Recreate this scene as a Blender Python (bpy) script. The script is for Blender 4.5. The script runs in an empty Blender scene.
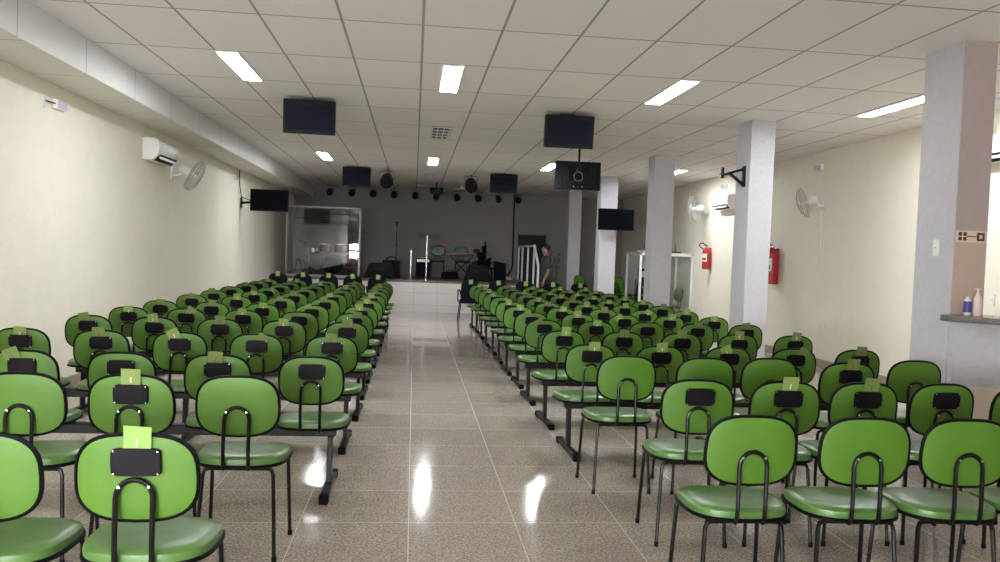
import bpy, bmesh, math, random
from mathutils import Vector, Matrix
random.seed(7)
PI = math.pi
scene = bpy.context.scene
COL = scene.collection

# ------------------------------------------------------------------ materials
MATS = {}
def mat(name, color, rough=0.5, metal=0.0, var=0.06, scale=8.0, bump=0.0, bscale=60.0, spec=0.5, emit=None, estr=0.0, coat=0.0):
    if name in MATS: return MATS[name]
    m = bpy.data.materials.new(name); m.use_nodes = True
    nt = m.node_tree; b = nt.nodes['Principled BSDF']
    tc = nt.nodes.new('ShaderNodeTexCoord')
    nz = nt.nodes.new('ShaderNodeTexNoise'); nz.inputs['Scale'].default_value = scale; nz.inputs['Detail'].default_value = 5
    nt.links.new(tc.outputs['Object'], nz.inputs['Vector'])
    mx = nt.nodes.new('ShaderNodeMix'); mx.data_type = 'RGBA'
    c = color
    mx.inputs[6].default_value = (*[max(0, v*(1-var)) for v in c], 1)
    mx.inputs[7].default_value = (*[min(1, v*(1+var)) for v in c], 1)
    nt.links.new(nz.outputs['Fac'], mx.inputs[0]); nt.links.new(mx.outputs[2], b.inputs['Base Color'])
    b.inputs['Roughness'].default_value = rough; b.inputs['Metallic'].default_value = metal
    b.inputs['Specular IOR Level'].default_value = spec
    b.inputs['Coat Weight'].default_value = coat; b.inputs['Coat Roughness'].default_value = 0.28
    if emit:
        b.inputs['Emission Color'].default_value = (*emit, 1); b.inputs['Emission Strength'].default_value = estr
    if bump > 0:
        n2 = nt.nodes.new('ShaderNodeTexNoise'); n2.inputs['Scale'].default_value = bscale; n2.inputs['Detail'].default_value = 4
        nt.links.new(tc.outputs['Object'], n2.inputs['Vector'])
        bp = nt.nodes.new('ShaderNodeBump'); bp.inputs['Strength'].default_value = bump; bp.inputs['Distance'].default_value = 0.01
        nt.links.new(n2.outputs['Fac'], bp.inputs['Height']); nt.links.new(bp.outputs['Normal'], b.inputs['Normal'])
    MATS[name] = m
    return m

def glass(name, tint=(0.93, 0.97, 0.95), refl=1.0):
    m = bpy.data.materials.new(name); m.use_nodes = True; nt = m.node_tree
    nt.nodes.clear()
    out = nt.nodes.new('ShaderNodeOutputMaterial'); tr = nt.nodes.new('ShaderNodeBsdfTransparent'); gl = nt.nodes.new('ShaderNodeBsdfGlossy')
    fr = nt.nodes.new('ShaderNodeFresnel'); fr.inputs['IOR'].default_value = 1.5
    mu = nt.nodes.new('ShaderNodeMath'); mu.operation = 'MULTIPLY'; mu.inputs[1].default_value = 1.9*refl; mu.use_clamp = True
    mix = nt.nodes.new('ShaderNodeMixShader')
    nz = nt.nodes.new('ShaderNodeTexNoise'); nz.inputs['Scale'].default_value = 3
    ra = nt.nodes.new('ShaderNodeMapRange'); ra.inputs[3].default_value = 0.0; ra.inputs[4].default_value = 0.03
    nt.links.new(nz.outputs['Fac'], ra.inputs[0]); nt.links.new(ra.outputs[0], gl.inputs['Roughness'])
    tr.inputs['Color'].default_value = (*tint, 1)
    ge = nt.nodes.new('ShaderNodeNewGeometry'); inv = nt.nodes.new('ShaderNodeMath'); inv.operation = 'SUBTRACT'; inv.inputs[0].default_value = 1.0; nt.links.new(ge.outputs['Backfacing'], inv.inputs[1])
    m2 = nt.nodes.new('ShaderNodeMath'); m2.operation = 'MULTIPLY'; nt.links.new(mu.outputs[0], m2.inputs[0]); nt.links.new(inv.outputs[0], m2.inputs[1])
    nt.links.new(fr.outputs[0], mu.inputs[0]); nt.links.new(m2.outputs[0], mix.inputs[0])
    nt.links.new(tr.outputs[0], mix.inputs[1]); nt.links.new(gl.outputs[0], mix.inputs[2]); nt.links.new(mix.outputs[0], out.inputs[0])
    MATS[name] = m
    return m

def grid_nodes(nt, coord, x0, y0, sx, sy, w, axes=('X', 'Y')):
    """1 on a line, 0 elsewhere; returns (line socket, cell id vector socket)"""
    sep = nt.nodes.new('ShaderNodeSeparateXYZ'); nt.links.new(coord, sep.inputs[0])
    lines = []; cells = []
    for ax, o, s in ((axes[0], x0, sx), (axes[1], y0, sy)):
        a = nt.nodes.new('ShaderNodeMath'); a.operation = 'SUBTRACT'; a.inputs[1].default_value = o; nt.links.new(sep.outputs[ax], a.inputs[0])
        d = nt.nodes.new('ShaderNodeMath'); d.operation = 'DIVIDE'; d.inputs[1].default_value = s; nt.links.new(a.outputs[0], d.inputs[0])
        f = nt.nodes.new('ShaderNodeMath'); f.operation = 'FLOOR'; nt.links.new(d.outputs[0], f.inputs[0]); cells.append(f.outputs[0])
        p = nt.nodes.new('ShaderNodeMath'); p.operation = 'PINGPONG'; p.inputs[1].default_value = 0.5; nt.links.new(d.outputs[0], p.inputs[0])
        l = nt.nodes.new('ShaderNodeMath'); l.operation = 'LESS_THAN'; l.inputs[1].default_value = 0.5*w/s; nt.links.new(p.outputs[0], l.inputs[0]); lines.append(l.outputs[0])
    mx = nt.nodes.new('ShaderNodeMath'); mx.operation = 'MAXIMUM'; nt.links.new(lines[0], mx.inputs[0]); nt.links.new(lines[1], mx.inputs[1])
    cv = nt.nodes.new('ShaderNodeCombineXYZ'); nt.links.new(cells[0], cv.inputs[0]); nt.links.new(cells[1], cv.inputs[1])
    return mx.outputs[0], cv.outputs[0]

def mixc(nt, fac, a, b):
    mx = nt.nodes.new('ShaderNodeMix'); mx.data_type = 'RGBA'
    for k, v in ((0, fac), (6, a), (7, b)):
        if isinstance(v, (tuple, float, int)):
            mx.inputs[k].default_value = v if k == 0 else (*v, 1)
        else: nt.links.new(v, mx.inputs[k])
    return mx.outputs[2]

def tiled(name, base, base2, line, x0, y0, sx, sy, w, rough, line_rough=0.6, axes=('X', 'Y'), speck=0.0, var=0.1, spec=0.5, bump=0.0, nscale=3.0, sscale=95, tilt=0.0):
    m = bpy.data.materials.new(name); m.use_nodes = True; nt = m.node_tree; b = nt.nodes['Principled BSDF']
    tc = nt.nodes.new('ShaderNodeTexCoord'); co = tc.outputs['Object']
    ln, cell = grid_nodes(nt, co, x0, y0, sx, sy, w, axes)
    nz = nt.nodes.new('ShaderNodeTexNoise'); nz.inputs['Scale'].default_value = nscale; nz.inputs['Detail'].default_value = 8; nz.inputs['Roughness'].default_value = 0.65
    nt.links.new(co, nz.inputs['Vector'])
    c = mixc(nt, nz.outputs['Fac'], base, base2)
    if speck:
        n2 = nt.nodes.new('ShaderNodeTexNoise'); n2.inputs['Scale'].default_value = sscale; n2.inputs['Detail'].default_value = 3
        nt.links.new(co, n2.inputs['Vector'])
        cr = nt.nodes.new('ShaderNodeMapRange'); cr.inputs[1].default_value = 0.38; cr.inputs[2].default_value = 0.62
        nt.links.new(n2.outputs['Fac'], cr.inputs[0])
        lo = mixc(nt, speck, c, (0.05, 0.04, 0.035)); hi = mixc(nt, speck*0.6, c, (0.85, 0.8, 0.75))
        c = mixc(nt, cr.outputs[0], lo, hi)
    wn = nt.nodes.new('ShaderNodeTexWhiteNoise'); wn.noise_dimensions = '3D'; nt.links.new(cell, wn.inputs['Vector'])
    mr = nt.nodes.new('ShaderNodeMapRange'); mr.inputs[3].default_value = 1-var; mr.inputs[4].default_value = 1+var; nt.links.new(wn.outputs['Value'], mr.inputs[0])
    hs = nt.nodes.new('ShaderNodeHueSaturation'); nt.links.new(c, hs.inputs['Color']); nt.links.new(mr.outputs[0], hs.inputs['Value'])
    c = mixc(nt, ln, hs.outputs[0], line)
    nt.links.new(c, b.inputs['Base Color'])
    r2 = nt.nodes.new('ShaderNodeMapRange'); r2.inputs[3].default_value = rough; r2.inputs[4].default_value = line_rough; nt.links.new(ln, r2.inputs[0])
    nt.links.new(r2.outputs[0], b.inputs['Roughness'])
    b.inputs['Specular IOR Level'].default_value = spec
    if tilt:
        g = nt.nodes.new('ShaderNodeNewGeometry')
        v1 = nt.nodes.new('ShaderNodeVectorMath'); v1.operation = 'SUBTRACT'; nt.links.new(wn.outputs['Color'], v1.inputs[0]); v1.inputs[1].default_value = (0.5, 0.5, 0.5)
        n3 = nt.nodes.new('ShaderNodeTexNoise'); n3.inputs['Scale'].default_value = 7; n3.inputs['Detail'].default_value = 3; nt.links.new(co, n3.inputs['Vector'])
        v0 = nt.nodes.new('ShaderNodeVectorMath'); v0.operation = 'SUBTRACT'; nt.links.new(n3.outputs['Color'], v0.inputs[0]); v0.inputs[1].default_value = (0.5, 0.5, 0.5)
        va = nt.nodes.new('ShaderNodeVectorMath'); va.operation = 'ADD'; nt.links.new(v1.outputs[0], va.inputs[0]); nt.links.new(v0.outputs[0], va.inputs[1])
        v2 = nt.nodes.new('ShaderNodeVectorMath'); v2.operation = 'SCALE'; v2.inputs['Scale'].default_value = tilt; nt.links.new(va.outputs[0], v2.inputs[0])
        v3 = nt.nodes.new('ShaderNodeVectorMath'); v3.operation = 'ADD'; nt.links.new(g.outputs['Normal'], v3.inputs[0]); nt.links.new(v2.outputs[0], v3.inputs[1])
        v4 = nt.nodes.new('ShaderNodeVectorMath'); v4.operation = 'NORMALIZE'; nt.links.new(v3.outputs[0], v4.inputs[0]); nt.links.new(v4.outputs[0], b.inputs['Normal'])
    if bump:
        inv = nt.nodes.new('ShaderNodeMath'); inv.operation = 'MULTIPLY_ADD'; inv.inputs[1].default_value = -1; inv.inputs[2].default_value = 1; nt.links.new(ln, inv.inputs[0])
        bp = nt.nodes.new('ShaderNodeBump'); bp.inputs['Strength'].default_value = bump; bp.inputs['Distance'].default_value = 0.004
        nt.links.new(inv.outputs[0], bp.inputs['Height']); nt.links.new(bp.outputs['Normal'], b.inputs['Normal'])
    MATS[name] = m
    return m

X0G, Y0G = 0.012, 6.338          # ceiling grid
M_floor = tiled('porcelain_floor', (0.215, 0.165, 0.12), (0.54, 0.455, 0.385), (0.52, 0.46, 0.40), 0.02, 4.458, 0.6, 0.6, 0.0045, 0.10, 0.35, speck=0.42, var=0.06, spec=0.6, nscale=11.0, sscale=75, tilt=0.018)
M_ceil = tiled('ceiling_tiles', (0.82, 0.79, 0.78), (0.86, 0.83, 0.82), (0.30, 0.32, 0.29), X0G, Y0G, 0.625, 1.25, 0.021, 0.7, 0.5, var=0.025, bump=0.3)
M_soffit = tiled('soffit_tiles', (0.70, 0.68, 0.63), (0.75, 0.73, 0.68), (0.33, 0.32, 0.29), -3.6, 7.6, 2.0, 1.25, 0.014, 0.6, 0.5, var=0.03)
M_duct = tiled('bulkhead_panels', (0.72, 0.72, 0.73), (0.77, 0.77, 0.78), (0.42, 0.42, 0.42), 0.0, 7.458, 99.0, 1.235, 0.014, 0.38, 0.5, axes=('Z', 'Y'), var=0.02)
M_cream = mat('cream_textured_wall', (0.83, 0.785, 0.67), 0.55, var=0.05, scale=5, bump=0.35, bscale=45)
M_grey = mat('taupe_stage_wall', (0.295, 0.275, 0.267), 0.7, var=0.05, scale=2, bump=0.15, bscale=40)
M_pil = mat('grey_textured_plaster', (0.49, 0.475, 0.51), 0.6, var=0.11, scale=22, bump=0.5, bscale=55)
M_piltile = mat('rosy_brown_glazed_tile', (0.40, 0.335, 0.33), 0.35, var=0.07, scale=14, bump=0.1)
M_piltile2 = mat('rosy_beige_glazed_tile', (0.50, 0.39, 0.335), 0.35, var=0.07, scale=14, bump=0.1)
M_wains = mat('beige_wainscot', (0.66, 0.57, 0.49), 0.4, var=0.05)
M_base = mat('brown_baseboard_tile', (0.34, 0.27, 0.21), 0.3, var=0.12, scale=25)
M_stile = tiled('stage_white_tile', (0.72, 0.68, 0.66), (0.80, 0.76, 0.74), (0.45, 0.42, 0.40), 0.03, 0.18, 0.58, 0.30, 0.007, 0.2, 0.5, axes=('X', 'Z'), var=0.02)
M_stagefl = mat('stage_dark_floor', (0.13, 0.095, 0.08), 0.35, var=0.15, scale=12)
M_green = mat('green_vinyl_seat', (0.072, 0.158, 0.036), 0.34, var=0.05, scale=40, bump=0.12, bscale=300, coat=0.22, spec=0.45)
M_shell = mat('green_plastic_shell', (0.066, 0.165, 0.0105), 0.55, var=0.05, scale=10, bump=0.06, bscale=200)
M_trim = mat('black_rubber_trim', (0.004, 0.004, 0.004), 0.5, spec=0.06)
M_steel = mat('black_painted_steel', (0.006, 0.0055, 0.0055), 0.3, var=0.1, spec=0.22)
M_beam = mat('black_powder_beam', (0.009, 0.009, 0.011), 0.45, spec=0.3)
M_bolt = mat('bright_bolt', (0.6, 0.6, 0.6), 0.25, metal=0.9)
M_vinyl = mat('black_vinyl_pocket', (0.006, 0.005, 0.007), 0.45, bump=0.08, bscale=60, spec=0.14)
M_card = [mat('pale_green_paper', (0.19, 0.26, 0.07), 0.7, var=0.12, scale=25), mat('olive_green_paper', (0.125, 0.17, 0.045), 0.7, var=0.12, scale=25), mat('bright_green_paper', (0.21, 0.345, 0.085), 0.65, var=0.1, scale=25)]
M_print = mat('pale_print', (0.72, 0.75, 0.55), 0.7)
M_printd = mat('dark_print', (0.07, 0.09, 0.03), 0.7)
M_blackfab = mat('navy_black_fabric', (0.006, 0.0065, 0.010), 0.85, spec=0.1, bump=0.3, bscale=300)
M_box = mat('black_speaker_cabinet', (0.007, 0.007, 0.009), 0.6, spec=0.15, bump=0.2, bscale=220)
M_grille = mat('black_perforated_grille', (0.010, 0.010, 0.018), 0.85, var=0.2, scale=150, bump=0.5, bscale=300, spec=0.06)
M_black = mat('black_gloss_plastic', (0.006, 0.006, 0.008), 0.4, spec=0.2)
M_screen = mat('dark_screen', (0.002, 0.0025, 0.004), 0.35, spec=0.035)
M_white = mat('white_plastic', (0.78, 0.77, 0.74), 0.35, var=0.03)
M_whitem = mat('white_painted_metal', (0.80, 0.80, 0.79), 0.35, var=0.03)
M_alu = mat('aluminium_profile', (0.74, 0.75, 0.77), 0.35, metal=0.35, var=0.04)
M_alu2 = mat('dull_aluminium_profile', (0.36, 0.36, 0.38), 0.45, metal=0.2, var=0.05)
M_chrome = mat('polished_steel', (0.75, 0.75, 0.75), 0.18, metal=1.0)
M_wire = mat('grey_white_wire', (0.42, 0.41, 0.40), 0.4)
M_lens = mat('lavender_diffuser', (0.50, 0.45, 0.66), 0.25, var=0.05)
M_red = mat('red_extinguisher_paint', (0.42, 0.012, 0.022), 0.25)
M_drum = mat('dark_red_drum_wrap', (0.22, 0.02, 0.03), 0.25)
M_skin = mat('skin', (0.36, 0.19, 0.12), 0.55, var=0.06)
M_hair = mat('dark_hair', (0.012, 0.009, 0.008), 0.6, bump=0.5, bscale=90)
M_tee = mat('charcoal_cotton', (0.055, 0.062, 0.072), 0.85, bump=0.2, bscale=120)
M_jean = mat('dark_denim', (0.012, 0.014, 0.022), 0.85, bump=0.2, bscale=160)
M_shoe = mat('black_shoe', (0.012, 0.012, 0.012), 0.5)
M_leaf = mat('dull_green_leaf', (0.06, 0.085, 0.035), 0.6, var=0.3)
M_clay = mat('terracotta_pot', (0.22, 0.10, 0.06), 0.7)
M_granite = mat('speckled_granite', (0.13, 0.115, 0.105), 0.25, var=0.8, scale=70)
M_blue = mat('violet_blue_label', (0.05, 0.03, 0.26), 0.4)
M_pump = mat('pinkish_white_plastic', (0.78, 0.66, 0.64), 0.3)
M_brass = mat('brass_cymbal', (0.45, 0.33, 0.12), 0.3, metal=0.9)
M_door = mat('dark_door_leaf', (0.012, 0.011, 0.012), 0.6)
M_frameg = mat('grey_door_frame', (0.24, 0.23, 0.22), 0.6)
M_redbrown = mat('red_brown_lacquer', (0.09, 0.02, 0.018), 0.35)
M_lamp = mat('fluorescent_diffuser', (0.9, 0.9, 0.9), 0.5, emit=(0.93, 0.97, 1.0), estr=62.0)
M_day = mat('daylit_pane', (0.9, 0.9, 0.9), 0.5, emit=(0.95, 0.98, 1.0), estr=58.0)
M_glass = glass('clear_glass')
M_glassd = glass('booth_glass', (0.66, 0.68, 0.67), 1.0)
M_acr = glass('clear_acrylic', (0.97, 0.98, 0.98), 0.55)

# ------------------------------------------------------------------ mesh builder
class MB:
    def __init__(s): s.v = []; s.f = []; s.m = []; s.mats = []
    def _mi(s, m):
        if m not in s.mats: s.mats.append(m)
        return s.mats.index(m)
    def add(s, vs, fs, m):
        o = len(s.v); k = s._mi(m)
        s.v += [Vector(p) for p in vs]
        for f in fs: s.f.append([i+o for i in f]); s.m.append(k)
        return s
    def box(s, a, b, m, rot=None, piv=None):
        x0, y0, z0 = a; x1, y1, z1 = b
        vs = [Vector(p) for p in ((x0,y0,z0),(x1,y0,z0),(x1,y1,z0),(x0,y1,z0),(x0,y0,z1),(x1,y0,z1),(x1,y1,z1),(x0,y1,z1))]
        if rot is not None:
            p = Vector(piv) if piv else (vs[0]+vs[6])/2
            vs = [p + rot @ (v-p) for v in vs]
        return s.add(vs, [(0,3,2,1),(4,5,6,7),(0,1,5,4),(1,2,6,5),(2,3,7,6),(3,0,4,7)], m)
    def bar(s, p, q, w, h, m, up=(0,0,1)):
        p, q = Vector(p), Vector(q); d = (q-p).normalized(); u = Vector(up)
        if abs(d.dot(u)) > 0.98: u = Vector((0,1,0))
        a = d.cross(u).normalized()*w/2; b = a.cross(d).normalized()*h/2
        vs = [p-a-b, p+a-b, p+a+b, p-a+b, q-a-b, q+a-b, q+a+b, q-a+b]
        return s.add(vs, [(0,1,2,3),(7,6,5,4),(0,4,5,1),(1,5,6,2),(2,6,7,3),(3,7,4,0)], m)
    def tube(s, pts, r, m, n=8, closed=False, cap=True):
        P = [Vector(p) for p in pts]; N = len(P)
        rs = r if isinstance(r, (list, tuple)) else [r]*N
        vs = []; ref = None
        for i, p in enumerate(P):
            if closed: d = (P[(i+1) % N]-P[i-1]).normalized()
            else: d = (P[min(i+1, N-1)]-P[max(i-1, 0)]).normalized()
            if ref is None:
                ref = Vector((0,0,1)) if abs(d.z) < 0.9 else Vector((0,1,0))
            a = ref - d*ref.dot(d)
            if a.length < 1e-5: a = Vector((1,0,0)) - d*d.x
            a.normalize(); ref = a; b = d.cross(a)
            for k in range(n):
                t = 2*PI*k/n; vs.append(p + (a*math.cos(t)+b*math.sin(t))*rs[i])
        fs = []
        for i in range(N if closed else N-1):
            j = (i+1) % N
            for k in range(n):
                l = (k+1) % n; fs.append((i*n+k, i*n+l, j*n+l, j*n+k))
        if cap and not closed:
            fs.append(tuple(reversed(range(n)))); fs.append(tuple((N-1)*n+k for k in range(n)))
        return s.add(vs, fs, m)
    def rings(s, rings, m, cap0=True, cap1=True):
        n = len(rings[0]); vs = [p for r in rings for p in r]; fs = []
        for i in range(len(rings)-1):
            for k in range(n):
                l = (k+1) % n; fs.append((i*n+k, i*n+l, (i+1)*n+l, (i+1)*n+k))
        if cap0: fs.append(tuple(reversed(range(n))))
        if cap1: fs.append(tuple((len(rings)-1)*n+k for k in range(n)))
        return s.add(vs, fs, m)
    def lathe(s, prof, m, n=24, o=(0,0,0), axis='Z'):
        rings = []
        for r, z in prof:
            ring = []
            for k in range(n):
                t = 2*PI*k/n; x, y = max(r, 1e-4)*math.cos(t), max(r, 1e-4)*math.sin(t)
                p = {'Z': (x, y, z), 'Y': (x, z, -y), 'X': (z, x, y)}[axis]
                ring.append(Vector(p)+Vector(o))
            rings.append(ring)
        return s.rings(rings, m)
    def prism(s, poly, z0, z1, m, axis='Z'):
        """poly of 2D points extruded; axis Z: (x,y), X: (y,z), Y: (x,z)"""
        f = {'Z': lambda p, h: (p[0], p[1], h), 'X': lambda p, h: (h, p[0], p[1]), 'Y': lambda p, h: (p[0], h, p[1])}[axis]
        return s.rings([[Vector(f(p, z0)) for p in poly], [Vector(f(p, z1)) for p in poly]], m)
    def xf(s, M):
        s.v = [M @ v for v in s.v]; return s
    def mesh(s, name, smooth=True, bevel=0.0, seg=2):
        me = bpy.data.meshes.new(name)
        bm = bmesh.new()
        vv = [bm.verts.new(v) for v in s.v]
        for f, k in zip(s.f, s.m):
            try:
                fc = bm.faces.new([vv[i] for i in f]); fc.material_index = k
            except ValueError: pass
        bmesh.ops.recalc_face_normals(bm, faces=bm.faces)
        if bevel > 0:
            es = [e for e in bm.edges if len(e.link_faces) == 2 and e.calc_face_angle(0) > 0.6]
            bmesh.ops.bevel(bm, geom=es, offset=bevel, segments=seg, affect='EDGES', profile=0.6, clamp_overlap=True)
        bm.to_mesh(me); bm.free()
        for m in s.mats: me.materials.append(m)
        if smooth:
            me.polygons.foreach_set('use_smooth', [True]*len(me.polygons))
            me.set_sharp_from_angle(angle=math.radians(38))
        me.update()
        return me

def link(name, me, parent=None, loc=(0,0,0), rot=(0,0,0)):
    o = bpy.data.objects.new(name, me); COL.objects.link(o)
    if parent is not None: o.parent = parent
    o.location = loc; o.rotation_euler = rot
    return o
def build(name, mb, parent=None, bevel=0.0, loc=(0,0,0), rot=(0,0,0), smooth=True, seg=2):
    return link(name, mb.mesh(name, smooth, bevel, seg), parent, loc, rot)
def tag(o, label, cat, group=None, kind=None):
    if label: o['label'] = label
    if cat: o['category'] = cat
    if group: o['group'] = group
    if kind: o['kind'] = kind
    return o
def thing(name, label, cat, loc=(0,0,0), rz=0, group=None):
    o = bpy.data.objects.new(name, None); COL.objects.link(o); o.location = loc; o.rotation_euler = (0,0,rz)
    o.empty_display_size = 0.1
    return tag(o, label, cat, group)
def struct(name, mb, parent=None, bevel=0.0, label=None):
    o = build(name, mb, parent, bevel)
    if parent is None: o['kind'] = 'structure'
    if label: o['label'] = label
    return o
KIDS = {}
def copy_tree(root, loc, rz=0, label=None, group=None, skip=()):
    r = root.copy(); COL.objects.link(r); r.location = loc; r.rotation_euler = (0,0,rz)
    if label: r['label'] = label
    if group: r['group'] = group
    def rec(src, dst):
        for ch in src.children:
            if ch.name.split('.')[0] in skip: continue
            c = ch.copy(); COL.objects.link(c); c.parent = dst
            rec(ch, c)
    rec(root, r)
    return r

# ------------------------------------------------------------------ room
XL, XR, YB, YF, ZC = -3.458, 6.18, 23.5, -2.2, 3.28
W = 0.15
SX, SY, SZ = 3.05, 19.97, 0.79      # stage right end, front, height
b = MB(); b.box((XL-W, YF-W, -0.12), (XR+W, YB+W, 0), M_floor); struct('floor', b)
b = MB(); b.box((-2.92, YF-W, ZC), (XR+W, YB+W, ZC+0.08), M_ceil)
b.box((XL-W, YF-W, ZC+0.0), (-2.92, YB+W, ZC+0.08), M_ceil); struct('ceiling', b)
b = MB(); b.box((-2.935, YF, 2.972), (-2.92, YB, ZC), M_duct)
b.box((XL, YF, 2.972), (-2.935, YB, 2.984), M_soffit); struct('trim_1', b)
b = MB(); b.box((XL-W, YF, 0), (XL, YB, ZC), M_cream); struct('wall_left', b)
b = MB(); b.box((XR, YF, 0), (XR+W, YB, ZC), M_cream); struct('wall_right', b)
# back wall with the doorway at floor level
DX0, DX1, DZ = 3.04, 3.87, 2.11
b = MB(); b.box((XL, YB, 0), (DX0, YB+W, ZC), M_grey); b.box((DX1, YB, 0), (XR, YB+W, ZC), M_grey); b.box((DX0, YB, DZ), (DX1, YB+W, ZC), M_grey); struct('wall_back', b)
b = MB(); b.box((DX0, YB+0.09, 0), (DX1, YB+0.13, DZ), M_door)
d = struct('door_1', b)
b = MB()
for x in (DX0-0.06, DX1): b.box((x, YB-0.02, 0), (x+0.06, YB+0.08, DZ+0.06), M_frameg)
b.box((DX0, YB-0.02, DZ), (DX1, YB+0.08, DZ+0.06), M_frameg); build('door_frame', b, d, 0.004)
b = MB(); b.tube([(DX0+0.08, YB+0.09, 1.0), (DX0+0.08, YB+0.03, 1.0), (DX0+0.2, YB+0.03, 1.0)], 0.01, M_chrome); build('door_handle', b, d)
# entrance wall behind the viewer, with the daylit window
WX0, WX1, WZ0, WZ1 = -3.40, -0.10, 0.95, 1.78
b = MB(); b.box((XL, YF-W, 0), (WX0, YF, ZC), M_grey); b.box((WX1, YF-W, 0), (XR, YF, ZC), M_grey)
b.box((WX0, YF-W, 0), (WX1, YF, WZ0), M_grey); b.box((WX0, YF-W, WZ1), (WX1, YF, ZC), M_grey); struct('wall_front', b)
b = MB(); b.box((WX0, YF-0.11, WZ0), (WX1, YF-0.09, WZ1), M_day); w = struct('window_1', b)
b = MB()
for x in (WX0, WX0+0.68, WX0+1.33, WX0+1.98, WX0+2.63, WX1-0.05): b.box((x, YF-0.09, WZ0), (x+0.05, YF-0.03, WZ1), M_whitem)
for z, q in ((WZ0, 0.05), (1.33, 0.11), (WZ1-0.05, 0.05)): b.box((WX0, YF-0.085, z), (WX1, YF-0.035, z+q), M_frameg)
build('window_frame', b, w)
b = MB(); b.box((XR-0.012, YF, 0), (XR, YB, 0.11), M_base); struct('baseboard_right', b)
b = MB(); b.box((XL, YF, 0), (XL+0.012, SY, 0.11), M_base); struct('baseboard_left', b)
# stage
b = MB(); b.box((XL, SY, 0), (SX, YB, SZ-0.055), M_stile); b.box((XL, SY-0.025, SZ-0.055), (SX+0.015, YB, SZ), M_stagefl)
st = build('stage', b); tag(st, 'raised stage with white tiled front and dark floor', 'stage', kind='structure')
b = MB()
for k in range(3): b.box((2.33, SY-0.28*(3-k), 0), (SX, SY, 0.2*(k+1)-0.0), M_stile)
stp = build('stage_steps', b); tag(stp, 'white tiled steps leading up onto the stage', 'steps', kind='structure')
# pillars
for i, (x0, x1, y0, y1) in enumerate(((4.115, 4.385, 5.75, 6.22), (4.07, 4.375, 9.5, 9.93), (3.985, 4.345, 13.2, 13.55), (3.96, 4.33, 16.95, 17.3), (3.98, 4.31, 20.6, 20.95))):
    b = MB(); b.box((x0, y0, 0), (x1, y1, ZC), M_pil)
    p = build('pillar', b, bevel=0.006, seg=1)
    tag(p, ['grey textured pillar beside the granite counter', 'grey pillar carrying an empty black wall bracket', 'grey pillar standing in front of the glass cabin', 'pale lit pillar with a flat screen mounted on it', 'farthest grey pillar beside the stage, near the standing person'][i], 'pillar', kind='structure')
    if i == 0:
        b = MB(); b.box((x0+0.006, y0-0.008, 1.79), (x1, y0, ZC), M_piltile); b.box((x0+0.006, y0-0.008, 1.19), (x1, y0, 1.79), M_piltile2); build('tile_face', b, p)
        b = MB(); z = 1.79; b.box((x0+0.012, y0-0.011, z-0.045), (x1, y0-0.008, z+0.045), M_wains)
        for dx, dz, s in ((0.045, 0.018, 0.014), (0.045, -0.018, 0.014), (0.085, 0.018, 0.014), (0.085, -0.018, 0.014), (0.215, 0, 0.032)):
            b.box((x0+dx-s, y0-0.0125, z+dz-s), (x0+dx+s, y0-0.011, z+dz+s), M_redbrown)
        b.box((x0+0.202, y0-0.0135, z-0.014), (x0+0.228, y0-0.0125, z+0.014), M_wains)
        b.box((x0+0.10, y0-0.0125, z-0.004), (x0+0.185, y0-0.011, z+0.004), M_redbrown); build('decor_band', b, p)
# half wall and counter beside the first pillar
b = MB(); poly = [(4.12, 5.75), (4.12, 5.70), (4.85, 4.95), (5.0, 5.05), (5.0, 5.2), (4.45, 5.75)]
b.prism(poly, 0.66, 1.145, M_pil); b.prism([(p[0]+0.004, p[1]) for p in poly], 0.0, 0.66, M_wains)
hw = build('half_wall', b); tag(hw, 'low grey wall under the granite counter', 'wall', kind='structure')
b = MB(); b.prism([(4.11, 5.745), (3.95, 5.62), (3.955, 5.52), (4.80, 4.65), (5.15, 5.0), (4.40, 5.745)], 1.146, 1.19, M_granite)
c = build('counter_top', b, bevel=0.006); tag(c, 'speckled granite counter slab on low wall by the nearest pillar', 'counter')

# ------------------------------------------------------------------ ceiling lights
lab_c = ['along the white bulkhead', 'above the centre aisle', 'between the aisle and the pillars', 'between the pillars and the cream wall']
lab_r = ['nearer row', 'row before the stage']
mL = MB(); mL.box((-0.085, -0.60, -0.012), (-0.012, 0.60, -0.004), M_lamp); mL.box((0.012, -0.60, -0.012), (0.085, 0.60, -0.004), M_lamp); me_tube = mL.mesh('tube')
mF = MB()
for x in (-0.105, 0.09): mF.box((x, -0.62, -0.016), (x+0.015, 0.62, -0.001), M_whitem)
for y in (-0.62, 0.605): mF.box((-0.09, y, -0.016), (0.09, y+0.015, -0.001), M_whitem)
mF.box((-0.09, -0.605, -0.003), (0.09, 0.605, -0.001), M_whitem)
me_lf = mF.mesh('lamp_frame')
for r, y in enumerate((8.22, 15.73)):
    for k, x in enumerate((-1.762, 0.312, 2.612, 5.13)):
        t = thing('ceiling_light', 'twin tube ceiling light %s, %s' % (lab_c[k], lab_r[r]), 'light', (x, y, ZC), 0, 'fluorescent ceiling lights')
        link('lamp_frame', me_lf, t); link('diffuser', me_tube, t)

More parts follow.
